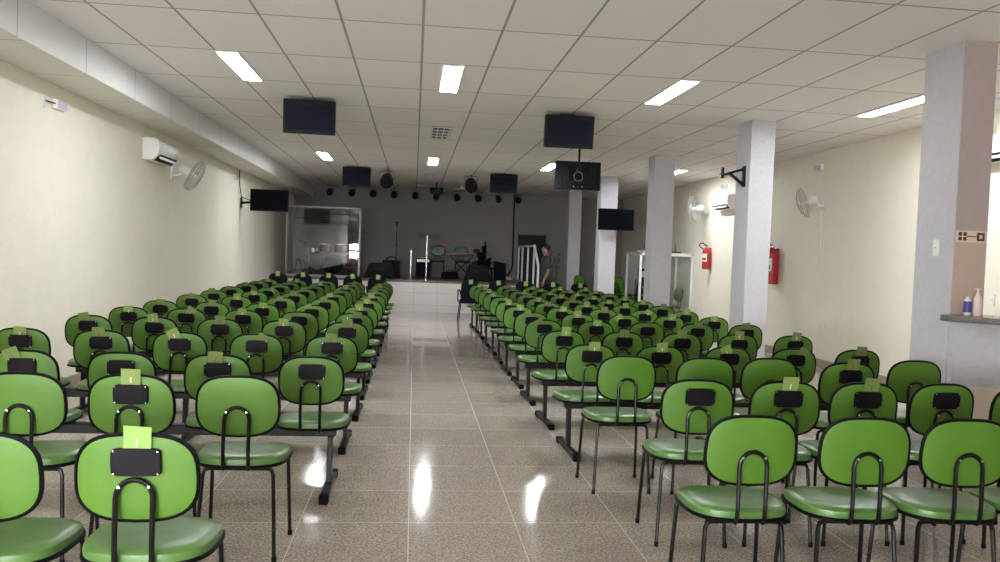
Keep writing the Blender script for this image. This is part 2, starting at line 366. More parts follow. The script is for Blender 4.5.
# vents
for i, (x, y, w, l) in enumerate(((0.325, 11.97, 0.26, 1.2), (0.30, 18.9, 0.24, 0.9), (0.15, 21.6, 0.26, 0.5))):
    t = thing('ceiling_vent', ['slotted air vent in the ceiling above the aisle, nearer one', 'slotted air vent in the ceiling above the aisle, before the stage', 'small slotted air vent in the ceiling above the stage'][i], 'vent', (x, y, ZC), 0, 'ceiling vents')
    b = MB(); b.box((-w/2, -l/2, -0.006), (w/2, l/2, -0.002), M_black); build('backing', b, t)
    b = MB()
    for q in (-w/2, -w/6-0.008, w/6-0.008, w/2-0.016): b.box((q, -l/2, -0.016), (q+0.016, l/2, -0.006), M_whitem)
    for q in range(5): yy = -l/2+(l-0.05)*q/4; b.box((-w/2, yy, -0.015), (w/2, yy+0.05, -0.006), M_whitem)
    build('slats', b, t)

# ------------------------------------------------------------------ chairs
def outline(a, bb, n, N=36, taper=0.0, shift=0.0):
    P = []
    for k in range(N):
        t = 2*PI*k/N; c, s = math.cos(t), math.sin(t)
        x = a*math.copysign(abs(c)**(2/n), c); y = bb*math.copysign(abs(s)**(2/n), s)
        P.append((x*(1+taper*y/bb), y))
    return P
def seat_mb(zt):
    """cushion with its top at zt, front towards +Y"""
    o = outline(0.216, 0.205, 3.0, taper=0.035)
    def ring(sc, z, drop=0.0):
        return [Vector((x*sc, y*sc, z - drop*max(0, y/0.205)**2)) for x, y in o]
    b = MB()
    b.rings([ring(0.96, zt-0.048), ring(0.992, zt-0.042), ring(1.0, zt-0.028, .006), ring(0.985, zt-0.013, .010), ring(0.93, zt-0.004, .012), ring(0.82, zt+0.0005, .012), ring(0.6, zt, .008), ring(0.3, zt-0.003, .004), ring(0.02, zt-0.004)], M_green)
    return b
def seat_trim_mb(zt):
    o = outline(0.216, 0.205, 3.0, taper=0.035); b = MB()
    b.tube([(x*1.0, y*1.0, zt-0.048) for x, y in o], 0.0085, M_trim, 6, closed=True)
    b.rings([[Vector((x*0.99, y*0.99, zt-0.056)) for x, y in o], [Vector((x*0.99, y*0.99, zt-0.047)) for x, y in o]], M_trim)
    return b
TILT = 0.10
def back_xf(zt):
    return Matrix.Translation((0, -0.195, zt-0.1475)) @ Matrix.Rotation(TILT, 4, 'X')
BO = [(x, z) for x, z in outline(0.1905, 0.1445, 2.9, taper=-0.02)]
def bend(x): return 0.35*x*x
def back_mb(zt):
    b = MB()
    def ring(sc, y, dy=0): return [Vector((x*sc, y+bend(x*sc), z*sc)) for x, z in BO]
    # shell towards -Y, padding towards +Y
    b.rings([ring(0.02, -0.016), ring(0.5, -0.016), ring(0.9, -0.0155), ring(0.975, -0.012), ring(0.99, -0.002)], M_shell, cap0=True, cap1=False)
    b.rings([ring(0.99, -0.002), ring(0.99, 0.012), ring(0.95, 0.021), ring(0.8, 0.026), ring(0.4, 0.027), ring(0.02, 0.027)], M_green, cap0=False)
    return b.xf(back_xf(zt))
def back_trim_mb(zt):
    b = MB(); b.tube([(x, -0.006+bend(x), z) for x, z in BO], 0.0085, M_trim, 6, closed=True)
    return b.xf(back_xf(zt))
def frame_mb(zs, zt):
    """inverted U of steel tube behind the back, running under the seat"""
    b = MB(); r = 0.0092; hw = 0.058
    za = zt-0.150; M = back_xf(zt)
    ya = (M @ Vector((0, -0.028, za-(zt-0.1475)))).y
    def yy(z): return ya + (za-z)*0.10*0.35 if z > 0.5 else ya + (za-0.5)*0.035
    arch = [(hw*math.cos(t), ya, za-hw+hw*math.sin(t)) for t in [PI*k/10 for k in range(11)]]
    zb = zs-0.062
    side = lambda sx: [(sx*hw, -0.02, zb), (sx*hw, -0.16, zb), (sx*hw, -0.205, zb+0.006), (sx*hw, -0.222, zb+0.03), (sx*hw, -0.225, zb+0.09)]
    pts = side(1) + arch + list(reversed(side(-1)))
    b.tube(pts, r, M_steel, 8)
    for sx in (-1, 1):
        b.lathe([(0.0001, -0.003), (0.0055, -0.002), (0.0062, 0.0)], M_bolt, 8, (sx*hw*0.80, ya-r-0.0005, za-hw+hw*0.62), 'Y')
    return b
def pocket_mb(zt):
    b = MB(); n = 12
    w, h = 0.079, 0.047
    rg = []
    for yv, sc in ((-0.0175, 0.97), (-0.022, 1.0), (-0.0265, 1.0), (-0.030, 0.96)):
        rg.append([Vector((x*sc, yv - 0.004*max(0, 1-abs(z)/h)*(sc < 1), z*sc)) for x, z in outline(w, h, 7, 28)])
    b.rings(rg, M_vinyl)
    for sx in (-1, 1):
        for sz in (-0.8, 0.8):
            b.lathe([(0.0001, -0.0022), (0.0035, -0.0015), (0.004, 0.0)], M_bolt, 8, (sx*w*0.87, -0.030, sz*h), 'Y')
    return b.xf(back_xf(zt) @ Matrix.Translation((0.004, bend(0.0), 0.058)))
def card_mb(m, h=0.150, w=0.086):
    b = MB(); N = 5
    for off, mm, hh in ((0, m, h),):
        fr = [Vector((x, off-0.006*(z/h)**2, z)) for z in [hh*k/N for k in range(N+1)] for x in (-w/2, w/2)]
        bk = [v+Vector((0, 0.0016, 0)) for v in fr]
        fs = []
        L = len(fr)
        for k in range(N):
            i = 2*k
            fs += [(i, i+1, i+3, i+2), (L+i+2, L+i+3, L+i+1, L+i), (i, i+2, L+i+2, L+i), (i+3, i+1, L+i+1, L+i+3)]
        fs += [(0, L, L+1, 1), (2*N+1, L+2*N+1, L+2*N, 2*N)]
        b.add(fr+bk, fs, mm)
    # printed figure on the face
    b.box((-0.0025, -0.0045, h*0.56), (0.0025, 0.0, h*0.74), M_print if m is not M_card[1] else M_printd)
    return b
me_card = [card_mb(m).mesh('paper_card') for m in M_card]

ZS, ZT = 0.510, 0.902
proto = thing('green_chair', 'x', 'chair')
s = build('seat', seat_mb(ZS), proto); build('seat_edge', seat_trim_mb(ZS), s)
k = build('backrest', back_mb(ZT), proto); build('edge_trim', back_trim_mb(ZT), k)
build('back_frame', frame_mb(ZS, ZT), proto)
build('pocket', pocket_mb(ZT), k)
def legs_U(y0, y1, x0, x1, z):
    """half of an inverted U: the leg with its bend; the crossbar is the seat frame"""
    out = []
    for sx in (-1, 1):
        out.append([(sx*(x0-0.03), y0, z), (sx*(x0-0.008), y0+(y1-y0)*0.02, z-0.006), (sx*x0, y0+(y1-y0)*0.07, z-0.03), (sx*(x0+(x1-x0)*0.5), (y0+y1)/2, z*0.5), (sx*x1, y1, 0.0)])
    return out
for L in legs_U(-0.150, -0.185, 0.165, 0.185, ZS-0.068) + legs_U(0.15, 0.185, 0.190, 0.205, ZS-0.068):
    b = MB(); b.tube(L, 0.0098, M_steel, 8); b.lathe([(0.012, 0), (0.0125, 0.022), (0.0105, 0.026)], M_trim, 8, (L[-1][0], L[-1][1], 0)); build('leg', b, proto)
b = MB()
for y, x in ((-0.15, 0.14), (0.15, 0.165)): b.tube([(-x, y, ZS-0.068), (x, y, ZS-0.068)], 0.0095, M_steel, 8)
for x in (-0.075, 0.075): b.box((x-0.012, -0.16, ZS-0.067), (x+0.012, 0.16, ZS-0.055), M_steel)
build('seat_frame', b, proto)

CARD_N = [0]
def place_card(loc, rz, zt, label, style=0, tilt=0.0, dx=0.0, group='paper cards in the chair pockets', sink=0.0):
    """a card standing in the pocket of a chair whose origin is loc"""
    o = link('paper_card', me_card[style]); tag(o, label, 'card', group)
    M = Matrix.Translation(loc) @ Matrix.Rotation(rz, 4, 'Z') @ back_xf(zt) @ Matrix.Translation((0.004+dx, -0.0235, 0.030-sink)) @ Matrix.Rotation(tilt, 4, 'Y') @ Matrix.Rotation(random.uniform(0.0, 0.05), 4, 'X')
    o.matrix_world = M
    return o

# loose chairs: (x, back y, turn, pocket, card style or None, tilt, label)
loose = [
 (-0.87, 2.67, 0.0, 1, 2, 0.06, 'nearest green chair whose pocket holds a bright card, facing the stage', 'bright green paper card in the pocket of the nearest wall-side chair'),
 (-1.355, 2.66, 0.0, 0, None, 0, 'green chair cut off by the picture edge beside the nearest carded chair', ''),
 (-1.285, 3.85, 0.0, 1, 0, 0.03, 'green four-legged chair with carded pocket directly behind the nearest chairs, wall-side block', 'pale green paper card on the middle loose chair before the wall-side benches'),
 (-0.807, 3.87, 0.0, 0, None, 0, 'green four-legged chair with plain back at aisle before the wall-side benches', ''),
 (-1.765, 3.84, 0.0, 0, None, 0, 'plain-backed green chair nearest the bulkhead wall before the benches', ''),
 (1.392, 3.12, -0.02, 0, None, 0, 'plain-backed green chair of nearest row, aisle end, pillar-side block', ''),
 (1.885, 3.115, -0.05, 0, None, 0, 'second plain-backed green chair from aisle in the nearest pillar-side row', ''),
 (2.335, 3.11, -0.06, 0, None, 0, 'third plain-backed green chair from aisle in the nearest pillar-side row', ''),
 (2.80, 3.12, -0.04, 0, None, 0, 'fourth green chair of the nearest pillar-side row, mostly out of view', ''),
 (1.50, 4.05, -0.06, 1, None, 0, 'green chair with empty black pocket at aisle end of second pillar-side row', ''),
 (1.985, 4.05, -0.03, 1, 0, 0.02, 'green chair with one upright card, second from aisle in second pillar-side row', 'upright pale paper card on second chair of second pillar-side row'),
 (2.437, 4.06, 0.0, 1, 1, 0.12, 'green chair with folded olive card, third from aisle in second pillar-side row', 'olive paper card with white corner on third chair, second pillar-side row'),
 (2.905, 4.08, 0.04, 1, None, 0, 'green chair with empty pocket, fourth from aisle in second pillar-side row', ''),
 (3.35, 4.03, 0.05, 0, None, 0, 'green chair at far counter end of the second pillar-side row, half out of view', ''),
 (1.37, 4.985, 0.03, 0, None, 0, 'plain-backed green chair at aisle end of third row, before the pillar-side benches', ''),
 (1.89, 4.98, 0.0, 0, None, 0, 'plain-backed green chair second from aisle in third pillar-side row', ''),
 (2.353, 5.04, 0.0, 0, None, 0, 'plain-backed green chair third from aisle in third pillar-side row', ''),
 (2.82, 4.90, 0.05, 1, 1, 0.05, 'green chair with tall olive card, fourth in third pillar-side row', 'tall olive paper card on fourth chair of third pillar-side row'),
 (3.412, 5.09, 0.0, 0, None, 0, 'plain-backed green chair near the low grey wall, end of third pillar-side row', ''),
]
for (x, y, rz, pk, cs, tl, lab, clab) in loose:
    if x > 0: x += 0.016
    loc = (x + 0.21*math.sin(-rz), y+0.215, 0)
    c = copy_tree(proto, loc, rz, lab, 'loose green chairs', skip=() if pk else ('pocket',))
    if cs is not None: place_card(loc, rz, ZT, clab, cs, tl)

# ------------------------------------------------------------------ benches
BS, BT = 0.465, 0.865
PITCH = 0.548
me_bs, me_bst, me_bb, me_bbt = seat_mb(BS).mesh('bench_seat'), seat_trim_mb(BS).mesh('bench_seat_edge'), back_mb(BT).mesh('bench_back'), back_trim_mb(BT).mesh('bench_back_trim')
me_bf, me_bp = frame_mb(BS, BT).mesh('bench_back_frame'), pocket_mb(BT).mesh('bench_pocket')
me_bbr = MB().box((-0.06, -0.13, BS-0.066), (0.06, 0.13, BS-0.056), M_steel).mesh('mount')
ZB = BS-0.066
b = MB(); b.box((-2.36, -0.035, ZB-0.06), (0.14, 0.035, ZB), M_beam); me_beam = b.mesh('beam', bevel=0.006, seg=1)
b = MB(); b.bar((0, 0.0, ZB-0.06), (0, -0.02, 0.05), 0.032, 0.06, M_beam, up=(0,1,0))
b.bar((0, -0.30, 0.030), (0, 0.28, 0.030), 0.05, 0.034, M_beam); me_bleg = b.mesh('leg', bevel=0.005, seg=1)
b = MB(); b.box((-0.028, -0.035, 0.0), (0.028, 0.035, 0.05), M_trim)
me_bcap = b.mesh('foot_cap', bevel=0.006, seg=1)
ORD = ['first','second','third','fourth','fifth','sixth','seventh','eighth','ninth','tenth','eleventh']
left_rows = [4.88, 6.05, 7.2, 8.2, 9.2, 10.4, 11.55, 12.65, 13.8, 14.85, 15.8]
right_rows = [5.92, 6.97, 8.07, 9.05, 10.0, 11.0, 12.0, 13.05, 14.15, 15.2, 16.15]
def bench(sx, lab, loc, rz):
    t = thing('seating_bench', lab, 'bench', loc, rz, 'five-seat green benches')
    bm = link('beam', me_beam, t)
    if sx > 0: bm.rotation_euler = (0, 0, PI)
    for x in (0.105, -1.096, -2.30):
        l = link('leg', me_bleg, t, (-x*sx, 0, 0)); link('foot_cap', me_bcap, l, (0, -0.295, 0)); link('foot_cap', me_bcap, l, (0, 0.265, 0))
    for k in range(5):
        x = sx*k*PITCH
        s_ = link('seat', me_bs, t, (x, 0, 0)); link('seat_edge', me_bst, s_)
        link('seat_mount', me_bbr, s_)
        q = link('backrest', me_bb, t, (x, 0, 0)); link('edge_trim', me_bbt, q); link('pocket', me_bp, q)
        link('back_frame', me_bf, t, (x, 0, 0))
    return t
seatname = ['aisle seat', 'second seat from aisle', 'middle seat', 'fourth seat from aisle', 'outermost seat']
for side, rows in ((-1, left_rows), (1, right_rows)):
    blk = 'wall-side' if side < 0 else 'pillar-side'
    for r, y in enumerate(rows):
        x0 = -0.578 if side < 0 else 1.345
        rz = random.uniform(-0.006, 0.006) if side < 0 else 0.045*(1-r/13) + random.uniform(-0.006, 0.006)
        x0 += random.uniform(-0.012, 0.012)
        loc = Vector((x0, y+0.212, 0))
        lab = 'five green seats on a black beam, %s bench behind the loose chairs, %s block' % (ORD[r], blk)
        bench(side, lab, loc, rz)
        R = Matrix.Rotation(rz, 4, 'Z')
        for k in range(5):
            if side < 0 and r == 0 and k in (0, 2): continue
            if (side, r, k) in ((-1, 3, 1), (1, 2, 2)): continue
            st_ = random.choices((0, 1, 2), (0.42, 0.48, 0.10))[0]
            tl = random.gauss(0, 0.10); 
            if random.random() < 0.16: tl = random.choice((-1, 1))*random.uniform(0.35, 0.65)
            if side < 0 and r == 0: tl = {1: 0.02, 3: -0.38, 4: 0.0}[k]
            if side < 0 and r == 1: tl = {0: 0.05, 1: 0.45, 2: -0.45, 3: 0.0, 4: 0.03}[k]
            if side > 0 and r == 0: tl = {0: 0.0, 1: -0.1, 2: -0.45, 3: 0.50, 4: 0.06}[k]; 
            if side > 0 and r == 0 and k == 0: st_ = 0
            p = loc + R @ Vector((side*k*PITCH, 0, 0))
            place_card(p, rz, BT, '%s card on %s, %s bench from the loose chairs, %s block' % (('pale green', 'olive green', 'bright green')[st_], seatname[k], ORD[r], blk), st_, tl, random.uniform(-0.015, 0.015), sink=0.005+random.uniform(-0.012, 0.012))

# black armchairs before the stage
pb = thing('black_armchair', 'x', 'chair')
b = MB(); o = outline(0.215, 0.225, 4, 32)
b.rings([[Vector((x*s_, y*s_, z)) for x, y in o] for s_, z in ((0.97, 0.40), (1, 0.42), (1, 0.455), (0.96, 0.475), (0.8, 0.482), (0.02, 0.482))], M_blackfab); build('seat', b, pb)
b = MB(); o = outline(0.208, 0.245, 4, 32, taper=-0.06)
b.rings([[Vector((x*s_, yv+0.25*(x*s_)**2, z*s_)) for x, z in o] for s_, yv in ((0.02, -0.03), (0.9, -0.03), (1, -0.015), (1, 0.015), (0.92, 0.035), (0.02, 0.04))], M_blackfab)
b.xf(Matrix.Translation((0, -0.225, 0.685)) @ Matrix.Rotation(0.13, 4, 'X')); build('backrest', b, pb)
for sx in (-1, 1):
    b = MB(); b.tube([(sx*0.20, 0.15, 0.40), (sx*0.235, 0.17, 0.43), (sx*0.238, 0.165, 0.66), (sx*0.237, 0.13, 0.69), (sx*0.235, -0.20, 0.69), (sx*0.22, -0.235, 0.66), (sx*0.21, -0.235, 0.60)], 0.016, M_black, 8); build('armrest', b, pb)
for sx in (-1, 1):
    for sy in (-1, 1):
        b = MB(); b.tube([(sx*0.19, sy*0.17, 0.41), (sx*0.215, sy*0.20, 0.2), (sx*0.23, sy*0.225, 0.0)], 0.012, M_steel, 8); build('leg', b, pb)
me_tagc = card_mb(M_card[0], 0.10, 0.09).mesh('paper_card')
for side, xs in ((-1, (-0.77, -1.30, -1.82, -2.35, -2.88)), (1, (1.25, 1.86, 2.46, 3.07, 3.68))):
    blk = 'wall-side' if side < 0 else 'pillar-side'
    for k, x in enumerate(xs):
        y = 17.75
        c = copy_tree(pb, (x, y, 0), random.uniform(-0.05, 0.05), 'black armchair before the stage, %s from the aisle in front of %s benches' % (ORD[k], blk), 'black armchairs before the stage')
        o = link('paper_card', me_tagc); tag(o, 'green paper card on the %s black armchair from aisle, %s block' % (ORD[k], blk), 'card', 'paper cards on the black armchairs')
        o.location = (x+0.01, y-0.297, 0.832 if side > 0 else 0.87); o.rotation_euler = (-0.13, random.gauss(0, 0.1), 0)
for root in (proto, pb):
    for ch in list(root.children_recursive) + [root]: bpy.data.objects.remove(ch)

# chairs built again for the stage, cabin and stacks
def green_chair(loc, rz, label, group=None, dz=0.0, skip_pocket=True):
    src = [o for o in bpy.data.objects if o.name.startswith('green_chair') and o.parent is None and o.type == 'EMPTY'][0]
    return copy_tree(src, (loc[0], loc[1], loc[2]), rz, label, group or 'loose green chairs', skip=('pocket',))
green_chair((0.67, 22.75, SZ), PI*0.98, 'green chair on the stage beside the small black amplifier')
green_chair((1.36, 22.75, SZ), PI*1.03, 'green chair on the stage behind the keyboard stand')
green_chair((5.80, 17.55, 0), PI*0.55, 'green chair inside the glass cabin, turned sideways')
for k, x in enumerate((4.20, 4.66, 5.12)):
    for j in range(3):
        green_chair((x-0.03*j, 19.0+0.01*j, 0.085*j), -1.0+0.06*(k-1), 'green chair in the %s stack from the far pillar, %s of its stack' % (ORD[k], ('bottom', 'middle', 'top')[j]), 'stacked green chairs behind the pillars')

# ------------------------------------------------------------------ hanging speakers, screens, spots
def speaker(loc, rz, lab):
    t = thing('loudspeaker', lab, 'speaker', loc, rz, 'loudspeakers hung from the ceiling')
    tilt = Matrix.Rotation(0.14, 4, 'X')
    b = MB(); b.prism([(-0.30, -0.15), (0.30, -0.15), (0.30, -0.02), (0.20, 0.15), (-0.20, 0.15), (-0.30, -0.02)], -0.198, 0.198, M_box); b.xf(tilt); build('cabinet', b, t, 0.018)
    b = MB(); b.box((-0.275, -0.163, -0.145), (0.275, -0.149, 0.135), M_grille); b.xf(tilt); build('grille', b, t, 0.006)
    b = MB()
    b.bar((0, 0.10, 0.12), (0, 0.10, ZC-loc[2]), 0.06, 0.03, M_steel, up=(0, 1, 0)); b.box((-0.10, 0.04, ZC-loc[2]-0.008), (0.10, 0.16, ZC-loc[2]), M_steel); build('bracket', b, t)
speaker((-1.285, 9.80, 3.062), 0.05, 'largest hanging loudspeaker above the wall-side benches')
speaker((1.84, 9.80, 3.056), -0.05, 'largest hanging loudspeaker above the pillar-side benches')
speaker((-1.285, 17.6, 3.068), 0.05, 'small far loudspeaker hung above the wall-side benches')
speaker((1.90, 17.55, 3.068), -0.05, 'small far loudspeaker hung above the pillar-side benches')

def tv(name, loc, rz, lab, w, h, back=False, rx=0.0):
    t = thing(name, lab, 'television', loc, rz)
    t.rotation_euler = (rx, 0, rz)
    b = MB(); b.box((-w/2, -0.015, -h/2), (w/2, 0.02, h/2), M_black); build('case', b, t, 0.005)
    b = MB(); b.box((-w/2+0.012, -0.0175, -h/2+0.02), (w/2-0.012, -0.0145, h/2-0.012), M_screen); build('screen', b, t)
    b = MB(); b.box((-w*0.36, 0.018, -h*0.38), (w*0.36, 0.05, h*0.25), M_black); build('rear_cover', b, t, 0.012)
    return t
t = tv('television', (2.55, 12.6, 2.81), PI-0.03, 'television seen from behind, hung on a ceiling pole', 0.73, 0.45)
b = MB(); b.box((-0.16, 0.05, -0.10), (0.16, 0.062, 0.12), M_box)
b.tube([(0.0, 0.085, 0.09), (0.0, 0.085, ZC-2.81)], 0.018, M_steel); b.box((-0.03, 0.06, 0.06), (0.03, 0.10, 0.12), M_steel); b.lathe([(0.06, ZC-2.81-0.012), (0.06, ZC-2.81)], M_steel, 16, (0, 0.085, 0)); build('ceiling_pole', b, t)
b = MB()
for k in range(14):
    a = 2*PI*k/14; b.lathe([(0.006, 0), (0.006, 0.004)], M_bolt, 6, (0.07*math.cos(a), 0.062, 0.07*math.sin(a)-0.02), 'Y')
for x in (-0.07, 0.07): b.box((x-0.008, 0.05, -0.185), (x+0.008, 0.054, -0.17), M_bolt)
build('screws', b, t)
t = tv('television', (4.25, 16.72, 2.34), -0.06, 'black flat screen mounted on the pale pillar', 0.77, 0.46)
b = MB(); b.bar((-0.16, 0.05, 0), (-0.16, 0.23, 0.0), 0.05, 0.05, M_steel); b.box((-0.24, 0.19, -0.12), (-0.08, 0.235, 0.12), M_steel); build('wall_arm', b, t)
t = tv('television', (-2.86, 16.2, 2.40), -0.07, 'black flat screen on a wall arm under the bulkhead', 0.75, 0.43)
b = MB(); b.bar((-0.62, 0.20, -0.06), (-0.25, 0.10, -0.03), 0.03, 0.045, M_steel); b.bar((-0.25, 0.10, -0.03), (-0.1, 0.05, 0), 0.03, 0.045, M_steel); b.box((-0.625, 0.12, -0.15), (-0.605, 0.28, 0.05), M_steel); build('wall_arm', b, t)
b = MB(); b.tube([(XL+0.012, 16.2, 2.97), (XL+0.015, 16.2, 2.70), (XL+0.05, 16.25, 2.45), (XL+0.3, 16.3, 2.36)], 0.009, M_black, 6); o = build('screen_cable', b); tag(o, 'black cable hanging from the bulkhead to the wall screen', 'cable')
# empty bracket on second pillar
t = thing('wall_bracket', 'empty black triangular screen bracket on a grey pillar', 'bracket', (4.07, 9.66, 2.60))
b = MB(); b.box((-0.022, -0.04, -0.13), (0, 0.04, 0.13), M_steel); build('wall_plate', b, t, 0.003)
b = MB(); b.bar((-0.02, 0, 0.09), (-0.30, 0, 0.0), 0.035, 0.03, M_steel); b.bar((-0.02, 0, -0.10), (-0.19, 0, 0.03), 0.035, 0.03, M_steel); build('arm', b, t)
b = MB(); b.tube([(-0.285, 0, -0.035), (-0.285, 0, 0.10)], 0.022, M_steel, 12); b.lathe([(0.04, 0.012), (0.04, 0.022)], M_steel, 12, (-0.285, 0, 0)); build('swivel_post', b, t)

def spot(loc, lab, s=1.0, rx=0.35):
    t = thing('spot_light', lab, 'spotlight', loc, 0, 'black spotlights over the stage')
    b = MB(); b.lathe([(0.02*s, 0.15*s), (0.075*s, 0.13*s), (0.088*s, 0.05*s), (0.092*s, -0.12*s), (0.088*s, -0.125*s), (0.080*s, -0.10*s)], M_black, 20, axis='Y'); b.xf(Matrix.Rotation(rx, 4, 'X')); build('body', b, t)
    b = MB(); b.lathe([(0.001, -0.097*s), (0.05*s, -0.099*s), (0.079*s, -0.096*s)], M_screen, 20, axis='Y'); b.xf(Matrix.Rotation(rx, 4, 'X')); build('lens', b, t)
    b = MB()
    for sx in (-1, 1): b.bar((sx*0.098*s, 0, 0), (sx*0.098*s, 0, ZC-loc[2]-0.03), 0.006, 0.03, M_black, up=(0,1,0))
    b.box((-0.10*s, -0.02, ZC-loc[2]-0.035), (0.10*s, 0.02, ZC-loc[2]-0.028), M_black); b.tube([(0, 0, ZC-loc[2]-0.03), (0, 0, ZC-loc[2])], 0.012, M_black); build('yoke', b, t)
for k, x in enumerate((-2.41, -1.80, -1.21, -0.62, -0.02, 0.57, 1.17, 1.77, 2.36, 2.93)):
    spot((x, 23.0, 3.10), 'small black spotlight over the stage, %s from the bulkhead' % ORD[k])
spot((-0.65, 18.0, 3.06), 'larger black spotlight beside the far wall-side loudspeaker', 1.55)
spot((1.23, 18.2, 3.06), 'larger black spotlight beside the far pillar-side loudspeaker', 1.55)
t = thing('projector', 'small black projector under the ceiling above the stage edge', 'projector', (0.52, 20.6, 3.07))
b = MB(); b.box((-0.17, -0.14, -0.07), (0.17, 0.14, 0.07), M_black); build('body', b, t, 0.015)
b = MB(); b.lathe([(0.03, -0.16), (0.04, -0.155), (0.04, -0.13)], M_screen, 14, (-0.07, 0, 0.0), 'Y'); build('lens', b, t)
b = MB(); b.tube([(0, 0, 0.07), (0, 0, ZC-3.07)], 0.018, M_black); build('mount', b, t)
t = thing('access_point', 'flat white disc under the ceiling above the stage', 'device', (1.22, 21.4, ZC))
b = MB(); b.lathe([(0.05, -0.10), (0.24, -0.09), (0.25, -0.075), (0.22, -0.065)], M_white, 24); build('disc', b, t)
b = MB(); b.lathe([(0.03, -0.075), (0.03, 0)], M_white, 12); build('mount', b, t)

# ------------------------------------------------------------------ wall equipment
def aircon(loc, rz, lab, w=0.85, h=0.28, d=0.21, M_white=M_white):
    """back at local y=0, front towards -Y"""
    t = thing('air_conditioner', lab, 'air conditioner', loc, rz, 'wall air conditioners')
    b = MB(); b.prism([(0, -h/2), (0, h/2), (-d*0.75, h/2), (-d*0.97, h*0.38), (-d, h*0.1), (-d*0.95, -h*0.25), (-d*0.6, -h/2)], -w/2, w/2, M_white, 'X'); build('body', b, t, 0.012)
    b = MB(); b.prism([(-d*0.955, -h*0.24), (-d*0.64, -h*0.485), (-d*0.62, -h*0.51), (-d*0.985, -h*0.23)], -w*0.43, w*0.43, M_black, 'X'); build('outlet_slot', b, t)
    b = MB(); b.bar((-w*0.42, -d*0.93, -h*0.37), (w*0.42, -d*0.93, -h*0.37), 0.006, 0.03, M_white); build('louver', b, t)
    b = MB(); b.box((w*0.3, -d*1.01, -0.01), (w*0.36, -d*0.97, 0.01), M_lens); build('display', b, t)
aircon((XL, 11.02, 2.69), PI/2, 'white air conditioner on the cream wall under the bulkhead')
aircon((XR, 15.35, 2.71), -PI/2, 'white air conditioner between wall fan and second pillar')
aircon((XR, 8.0, 2.83), -PI/2, 'white air conditioner seen through the opening past the nearest pillar')
aircon((-2.3, YB, 2.36), 0, 'grey box on the grey stage wall seen through booth glass', M_white=M_frameg)  # air conditioner shape reused for a plain grey box behind the glass

def fan(loc, rz, turn, lab, tiltx=0.0, R=0.23):
    t = thing('wall_fan', lab, 'fan', loc, rz, 'white wall fans')
    b = MB(); b.box((-0.06, -0.02, -0.09), (0.06, 0, 0.09), M_white); b.tube([(0, -0.01, -0.02), (0, -0.10, -0.03), (0, -0.16, 0.02)], 0.02, M_white, 10); build('wall_mount', b, t, 0.004)
    H = Matrix.Translation((0, -0.17, 0.06)) @ Matrix.Rotation(turn, 4, 'Z') @ Matrix.Rotation(tiltx, 4, 'X')
    b = MB(); b.lathe([(0.03, 0.06), (0.065, 0.045), (0.075, 0.0), (0.07, -0.08), (0.045, -0.11)], M_white, 18, axis='Y'); b.xf(H); build('motor', b, t)
    b = MB()
    for y, rr in ((-0.14, R*0.98), (-0.20, R*0.98), (-0.17, R)):
        b.tube([(rr*math.cos(2*PI*k/32), y, rr*math.sin(2*PI*k/32)) for k in range(32)], 0.005, M_wire, 5, closed=True)
    for k in range(40):
        a = 2*PI*k/40; c, s = math.cos(a), math.sin(a)
        b.tube([(0.06*c, -0.10, 0.06*s), (R*0.67*c, -0.115, R*0.67*s), (R*c, -0.155, R*s), (R*0.67*c, -0.235, R*0.67*s), (0.05*c, -0.25, 0.05*s)], 0.0016, M_wire, 3, cap=False)
    b.lathe([(0.001, -0.262), (0.05, -0.258), (0.055, -0.245)], M_wire, 14, axis='Y'); b.xf(H); build('guard', b, t)
    b = MB(); b.lathe([(0.03, -0.12), (0.035, -0.21), (0.01, -0.22)], M_white, 14, axis='Y')
    for k in range(3):
        a0 = 2*PI*k/3; P = []; Q = []
        for i in range(7):
            u = i/6; a = a0-0.35+0.9*u
            for q, y0 in ((0.04, 0), (R*0.86*(0.55+0.45*math.sin(PI*u)), 0)):
                P.append(Vector((q*math.cos(a), -0.15-0.045*u, q*math.sin(a))))
        n = len(P); vs = P+[p+Vector((0, -0.004, 0)) for p in P]
        fs = [(2*i, 2*i+1, 2*i+3, 2*i+2) for i in range(6)]+[(n+2*i+2, n+2*i+3, n+2*i+1, n+2*i) for i in range(6)]+[(2*i+1, n+2*i+1, n+2*i+3, 2*i+3) for i in range(6)]
        b.add(vs, fs, M_white)
    b.xf(H); build('blades', b, t)
fan((XL, 11.85, 2.49), PI/2, 0.05, 'white wall fan beside the air conditioner under the bulkhead', 0.5)
fan((XR, 16.4, 2.58), -PI/2, -0.65, 'white wall fan above the smaller fire extinguisher', 0.1, 0.28)
fan((XR, 11.6, 2.46), -PI/2, -0.5, 'white wall fan between the two nearest pillars', 0.3)

def emergency(loc, rz, lab, plate=False):
    t = thing('emergency_lamp', lab, 'lamp', loc, rz, 'emergency lamps on the walls')
    b = MB(); b.box((-0.11, -0.045, -0.045), (0.11, 0, 0.045), M_white); build('housing', b, t, 0.01)
    b = MB(); b.box((-0.09, -0.058, -0.034), (0.09, -0.044, 0.034), M_lens); build('lens', b, t, 0.006)
emergency((XL, 8.17, 2.79), PI/2, 'lavender emergency lamp high on the wall before the air conditioner')
emergency((XL, 15.85, 2.80), PI/2, 'small emergency lamp high on the wall before the wall screen')
emergency((XR, 11.8, 3.03), -PI/2, 'lavender emergency lamp above the fan between the nearest pillars')
emergency((XR, 15.6, 3.04), -PI/2, 'lavender emergency lamp above the far air conditioner')
emergency((XR, 8.15, 3.06), -PI/2, 'lavender emergency lamp past the nearest pillar')

